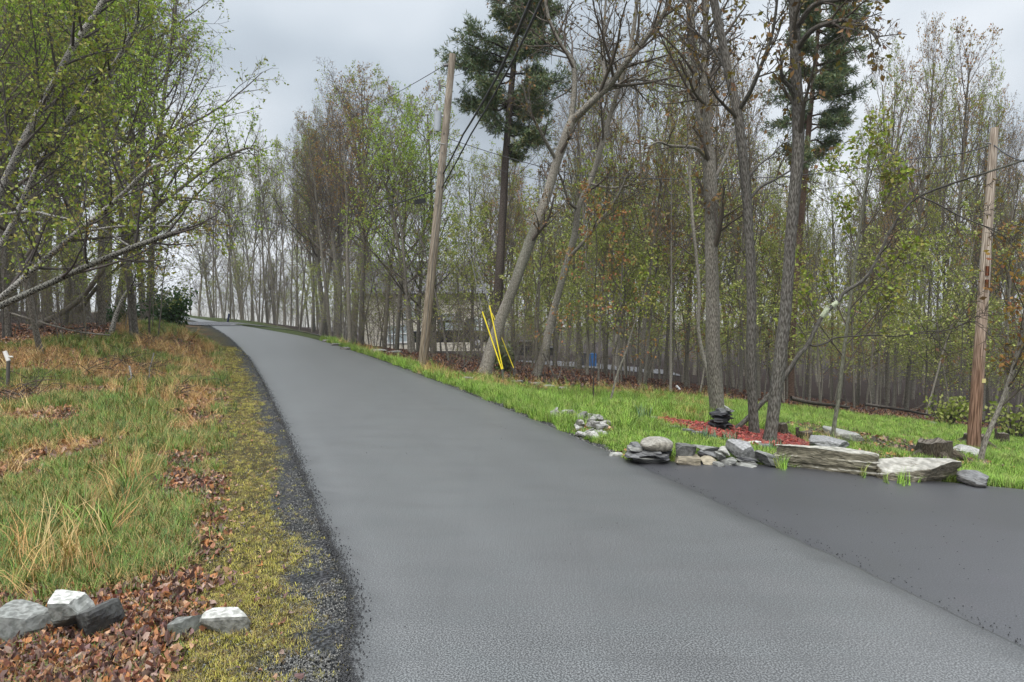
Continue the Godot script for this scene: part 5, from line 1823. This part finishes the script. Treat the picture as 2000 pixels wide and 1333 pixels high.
func deep(called: String, label: String, ks: Array, p0: float, p1: float, d0: float, d1: float, n: int) -> void:
	var o := Node3D.new()
	o.name = called
	add_child(o)
	tag(o, label, "wood", "", "stuff")
	for q in ks.size():
		var p: Array = protos[ks[q][0]][ks[q][1]]
		var w := []
		var c := PackedColorArray()
		for i in n / ks.size():
			var px := lerpf(p0, p1, r.randf())
			var d := lerpf(d0, d1, sqrt(r.randf()))
			var x := (px - 1000.0) / F * d
			var at := on(x, d)
			if px < 365.0 and left_of_road(x, d) < 6.0:
				continue
			var top := maxf(line(TOPS, px), 240.0) + 120.0 + absf(r.randfn()) * 120.0
			var h: float = EYE + (600.0 - top) / F * d - at.y
			if ks[q][0] == "sapling" or ks[q][0] == "twiggy":
				h = 3.0 + 4.0 * r.randf()
			var s: float = minf(h, 24.0) / p[2]
			w.append(Transform3D(Basis(Vector3(0, 0, 1), r.randfn() * 0.05) * Basis(Vector3.UP, r.randf() * TAU).scaled(Vector3(s, s, s)), at))
			c.append(Color.WHITE)
		scatter("trunks", p[0], w, c, "", "", o)
		scatter("crowns", p[1], w, c, "", "", o)

func fallen_wood() -> void:
	var i := 0
	for q in [[[[20, 612, 20.0], [80, 630, 19.6], [150, 648, 19.2], [215, 655, 19.0]], 0.035, lin(0.26, 0.24, 0.21), "pale fallen pole lying across the left wood's edge"],
		[[[300, 690, 13.0], [296, 705, 12.8], [292, 720, 12.6], [291, 738, 12.4]], 0.012, lin(0.22, 0.21, 0.19), "short pale dead branch upright in the brush, left verge"],
		[[[252, 716, 12.2], [254, 726, 12.1], [256, 738, 12.0], [250, 742, 12.0]], 0.018, lin(0.25, 0.24, 0.22), "lichen-white broken branch end in the brush, left verge"],
		[[[1545, 778, 17.5], [1580, 786, 17.6], [1625, 792, 17.7], [1660, 796, 17.8]], 0.06, lin(0.08, 0.07, 0.06), "dark fallen log at the far lawn edge behind the mulch trunks"],
		[[[1690, 790, 21.5], [1760, 800, 21.4], [1830, 812, 21.2], [1900, 808, 21.0]], 0.05, lin(0.10, 0.09, 0.08), "dark fallen log in the woods left of the red-brown pole"],
		[[[1062, 690, 17.3], [1072, 712, 17.2], [1080, 730, 17.1], [1086, 742, 17.1]], 0.035, lin(0.10, 0.09, 0.08), "short dark dead limb propped right of the leaning trunks"]]:
		var g := Grower.new()
		g.g = RandomNumberGenerator.new()
		g.g.seed = 900 + i
		g.K = scaled_kind("bare", {"n": [5, 4, 3, 0, 0], "most": 3, "lr": [0.25, 0.5, 0.5, 0.5, 0.5], "up": [0, 0, 0, 0, 0]})
		var pts := run_of(q[0])
		var base := pts[0]
		for k in pts.size():
			pts[k] -= base
		g.K.wood = q[2]
		g.spawn(pts, taper(pts.size(), q[1], q[1] * 0.5), length_of(pts), 0)
		var o := thing("fallen_branch", q[3], "branch", base)
		obj("stem", g.wood.mesh(M.bark), o)
		obj("twigs", g.twig.mesh(M.twig), o)
		i += 1
	# brush heaps of dark twigs on the left verge
	for q in [[250, 722, 100, 20, 70, "tangle of dark dead twigs on the left verge below the birch"], [30, 765, 60, 20, 55, "tangle of dark dead twigs at the frame's left edge"], [345, 768, 26, 8, 16, "few dark twigs lying near the moss on the left verge"], [300, 668, 60, 8, 40, "brown brushwood in front of the dark evergreen bush"]]:
		var base := G(q[0], q[1])
		var m := MB.new()
		for k in q[4]:
			var at := G(q[0] + r.randfn() * q[2] * 0.5, q[1] + r.randfn() * q[3] * 0.6) - base
			var an := r.randf() * TAU
			var l := 0.25 + 0.7 * r.randf()
			var dr := Vector3(cos(an), r.randf() * 0.5 - 0.02, sin(an)).normalized() * l
			var p := PackedVector3Array([at, at + dr * 0.35 + Vector3(0, r.randf() * 0.1, 0), at + dr * 0.7 + Vector3(r.randfn() * 0.08, r.randf() * 0.12, 0), at + dr])
			m.tube(p, taper(4, 0.007 + 0.006 * r.randf(), 0.003), 4, lin(0.07, 0.055, 0.045) * (0.8 + 0.6 * r.randf()))
		var o := thing("brushwood", q[5], "brushwood", base)
		var tw_o := obj("twigs", m.mesh(M.twig), o)
		tw_o.set_meta("kind", "stuff")

# ---------------------------------------------------------------- sky
func sky_image() -> ImageTexture:
	var w := 512
	var h := 256
	var im := Image.create(w, h, false, Image.FORMAT_RGBF)
	var n := FastNoiseLite.new()
	n.seed = 8
	n.noise_type = FastNoiseLite.TYPE_SIMPLEX_SMOOTH
	n.frequency = 1.0
	n.fractal_octaves = 5
	n.fractal_gain = 0.52
	for j in h:
		var el := PI * 0.5 - PI * (j + 0.5) / h
		for i in w:
			var az := TAU * (i + 0.5) / w
			var y := sin(el)
			# clouds lie on a flat ceiling overhead
			var k := 1.0 / (maxf(y, 0.0) + 0.28)
			var p := Vector3(cos(el) * sin(az), 0, cos(el) * cos(az)) * k
			var v := -n.get_noise_3d(p.x * 0.62 + 3.1, p.z * 0.62, 1.7)
			var lum := 0.36 + 0.12 * (1.0 - smoothstep(0.02, 0.2, absf(y))) + 0.16 * maxf(y, 0.0) + 0.85 * smoothstep(0.42, 0.95, y)
			var c := Vector3(0.95, 1.0, 1.06).lerp(Vector3(0.85, 0.965, 1.09), clampf(0.45 - v * 2.2, 0.0, 1.0) * smoothstep(0.03, 0.22, y)) * lum * (1.0 + 0.8 * v * smoothstep(0.0, 0.12, y))
			if y < 0.0:
				c = Vector3(0.3, 0.3, 0.28)
			im.set_pixel(i, j, Color(c.x, c.y, c.z))
	return ImageTexture.create_from_image(im)

func level_at(py: float) -> float:
	var a := 2.0
	var b := 66.0
	for i in 40:
		var m := (a + b) * 0.5
		if P(1000, py, m).y > crown_of_road(m):
			a = m
		else:
			b = m
	return a

func _ready() -> void:
	# camera
	var cam := Camera3D.new()
	cam.name = "camera"
	add_child(cam)
	cam.fov = rad_to_deg(2.0 * atan(666.5 / F))
	cam.position = Vector3(0, EYE, 0)
	cam.rotation = Vector3(-TILT, 0, 0)
	cam.near = 0.05
	cam.far = 1200.0
	# overcast sky and its soft sun
	var we := WorldEnvironment.new()
	we.name = "world"
	var env := Environment.new()
	env.background_mode = Environment.BG_SKY
	var sky := Sky.new()
	var pano := PanoramaSkyMaterial.new()
	pano.panorama = sky_image()
	sky.sky_material = pano
	env.sky = sky
	env.tonemap_mode = Environment.TONE_MAPPER_LINEAR
	env.tonemap_exposure = 1.95
	env.sdfgi_enabled = true
	env.ssao_enabled = true
	env.ssil_enabled = true
	env.fog_enabled = FOG > 0.0
	env.fog_density = FOG
	env.fog_light_color = Color(0.9, 0.92, 0.95)
	we.environment = env
	add_child(we)
	var sun := DirectionalLight3D.new()
	sun.name = "sun"
	sun.light_energy = 0.5
	sun.light_angular_distance = 50.0
	sun.light_color = Color(1.0, 0.98, 0.95)
	sun.shadow_enabled = true
	sun.rotation_degrees = Vector3(-58, -25, 0)
	add_child(sun)

	r.seed = 2024
	for q in [[NZ, 0.33, 5, 3], [NB, 0.25, 6, 3], [NF, 0.5, 7, 3]]:
		q[0].frequency = q[1]
		q[0].seed = q[2]
		q[0].noise_type = FastNoiseLite.TYPE_SIMPLEX_SMOOTH
		q[0].fractal_octaves = q[3]
	make_materials()
	# road edges as marks in the frame and distances
	var le := [Vector2(3.6, -12), Vector2(2.3, -7), Vector2(0.35, 0)]
	var re := [Vector2(7.1, -12), Vector2(5.6, -7), Vector2(3.46, 0)]
	var ctrl := [Vector3(3.5, 0, 9), Vector3(0, 0, 6), Vector3(-6, 0, 6), Vector3(8, -0.35, 6), Vector3(-20, 0.4, -5), Vector3(-20, 0.3, 8), Vector3(0, 0, 0), Vector3(12, -0.6, 0), Vector3(3, 0, -2)]
	for q in [[676, 1333], [690, 1180], [655, 1080], [620, 1000], [590, 920], [562, 850], [540, 800], [510, 740], [486, 700], [470, 680], [447, 658], [420, 641], [395, 631], [372, 625], [340, 620.5]]:
		var d := level_at(q[1])
		le.append(Vector2(P(q[0], q[1], d).x, d))
	for q in [[2130, 1333], [1600, 1078], [1200, 890], [1000, 805], [830, 738], [700, 690], [600, 660], [520, 645], [455, 634], [410, 627], [375, 621.5]]:
		var d := level_at(q[1])
		re.append(Vector2(P(q[0], q[1], d).x, d))
	for q in le + re:
		ctrl.append(Vector3(q.x, crown_of_road(q.y), -q.y))
	le.append(Vector2(-46, 74))
	re.append(Vector2(-46, 82))
	# the rest of the land
	for q in [[2000, 955, 6.9], [1230, 905, 7.2], [1500, 916, 6.98], [1750, 937, 6.9], [1500, 872, 8.6], [1450, 832, 10], [1400, 806, 11], [1200, 765, 17], [1300, 768, 19], [1500, 790, 20], [1700, 812, 20], [1850, 830, 20], [2000, 850, 20], [1901, 880, 13], [2000, 940, 8.2], [1750, 862, 11], [1625, 863, 10],
		[1500, 760, 40], [1900, 790, 40], [1200, 732, 40], [900, 690, 60], [1100, 705, 50], [946, 735, 17], [825, 718, 19.5], [650, 670, 31], [700, 682, 40], [760, 690, 48], [600, 650, 45], [520, 635, 60], [450, 623, 66],
		[400, 1180, 3.8], [0, 1333, 3.0], [0, 1000, 5.5], [430, 1000, 5.5], [0, 800, 10], [250, 790, 10.5], [0, 662, 20], [200, 657, 20], [350, 645, 25], [-300, 655, 20], [430, 700, 20.5], [400, 655, 32], [360, 632, 45], [1100, 790, 14.5], [1300, 800, 13]]:
		ctrl.append(P(q[0], q[1], q[2]))
	for q in [Vector3(-30, -2, -92), Vector3(-70, -1, -92), Vector3(0, -4.5, -100), Vector3(45, -7, -100), Vector3(-90, 1, -60), Vector3(-40, 1.6, -40), Vector3(40, -4.5, -25), Vector3(60, -5, 0), Vector3(90, -7, -60), Vector3(-60, 1, 0), Vector3(-40, -5, -150), Vector3(40, -8, -150)]:
		ctrl.append(q)
	make_terrain(ctrl)
	var dd := ROAD0
	while dd < 80.0:
		XL.append(along(le, dd))
		XR.append(along(re, dd))
		var sl := (along(le, dd + 0.2) - along(le, dd - 0.2)) / 0.4
		CT.append(1.0 / sqrt(1.0 + sl * sl))
		dd += ROADS
	for q in [[1276, 818], [1330, 826], [1400, 832], [1450, 838], [1500, 848], [1545, 856], [1585, 872], [1578, 882], [1520, 880], [1480, 876], [1430, 866], [1380, 852], [1330, 840], [1285, 828]]:
		var p := G(q[0], q[1])
		bed.append(Vector2(p.x, -p.z))
	for q in [[1700, 862, 1.0], [1790, 872, 0.8], [1840, 890, 0.6], [1590, 838, 0.7], [1660, 840, 0.8], [1720, 895, 0.5], [1790, 858, 0.7], [1150, 842, 0.35], [1225, 890, 0.2], [1900, 870, 0.6]]:
		var p := G(q[0], q[1])
		dirt_at.append(Vector3(p.x, -p.z, q[2]))
	for q in [[1360, 795, 0.7], [1260, 772, 0.8], [1300, 778, 0.6], [1180, 762, 0.7], [1590, 862, 0.3], [1340, 812, 0.4], [860, 728, 0.8], [930, 745, 0.6]]:
		var p := G(q[0], q[1])
		straw_at.append(Vector3(p.x, -p.z, q[2]))
	var clock := Time.get_ticks_msec()
	build_ground()
	build_road()
	print("ground ", Time.get_ticks_msec() - clock)
	house()
	utilities()
	make_protos()
	print("protos ", Time.get_ticks_msec() - clock)
	heroes()
	pines()
	forest()
	write_labels()
	print("trees ", Time.get_ticks_msec() - clock)
	rocks()
	fallen_wood()
	mulch()
	cover()
	print("all ", Time.get_ticks_msec() - clock)

const FOG := 0.0004
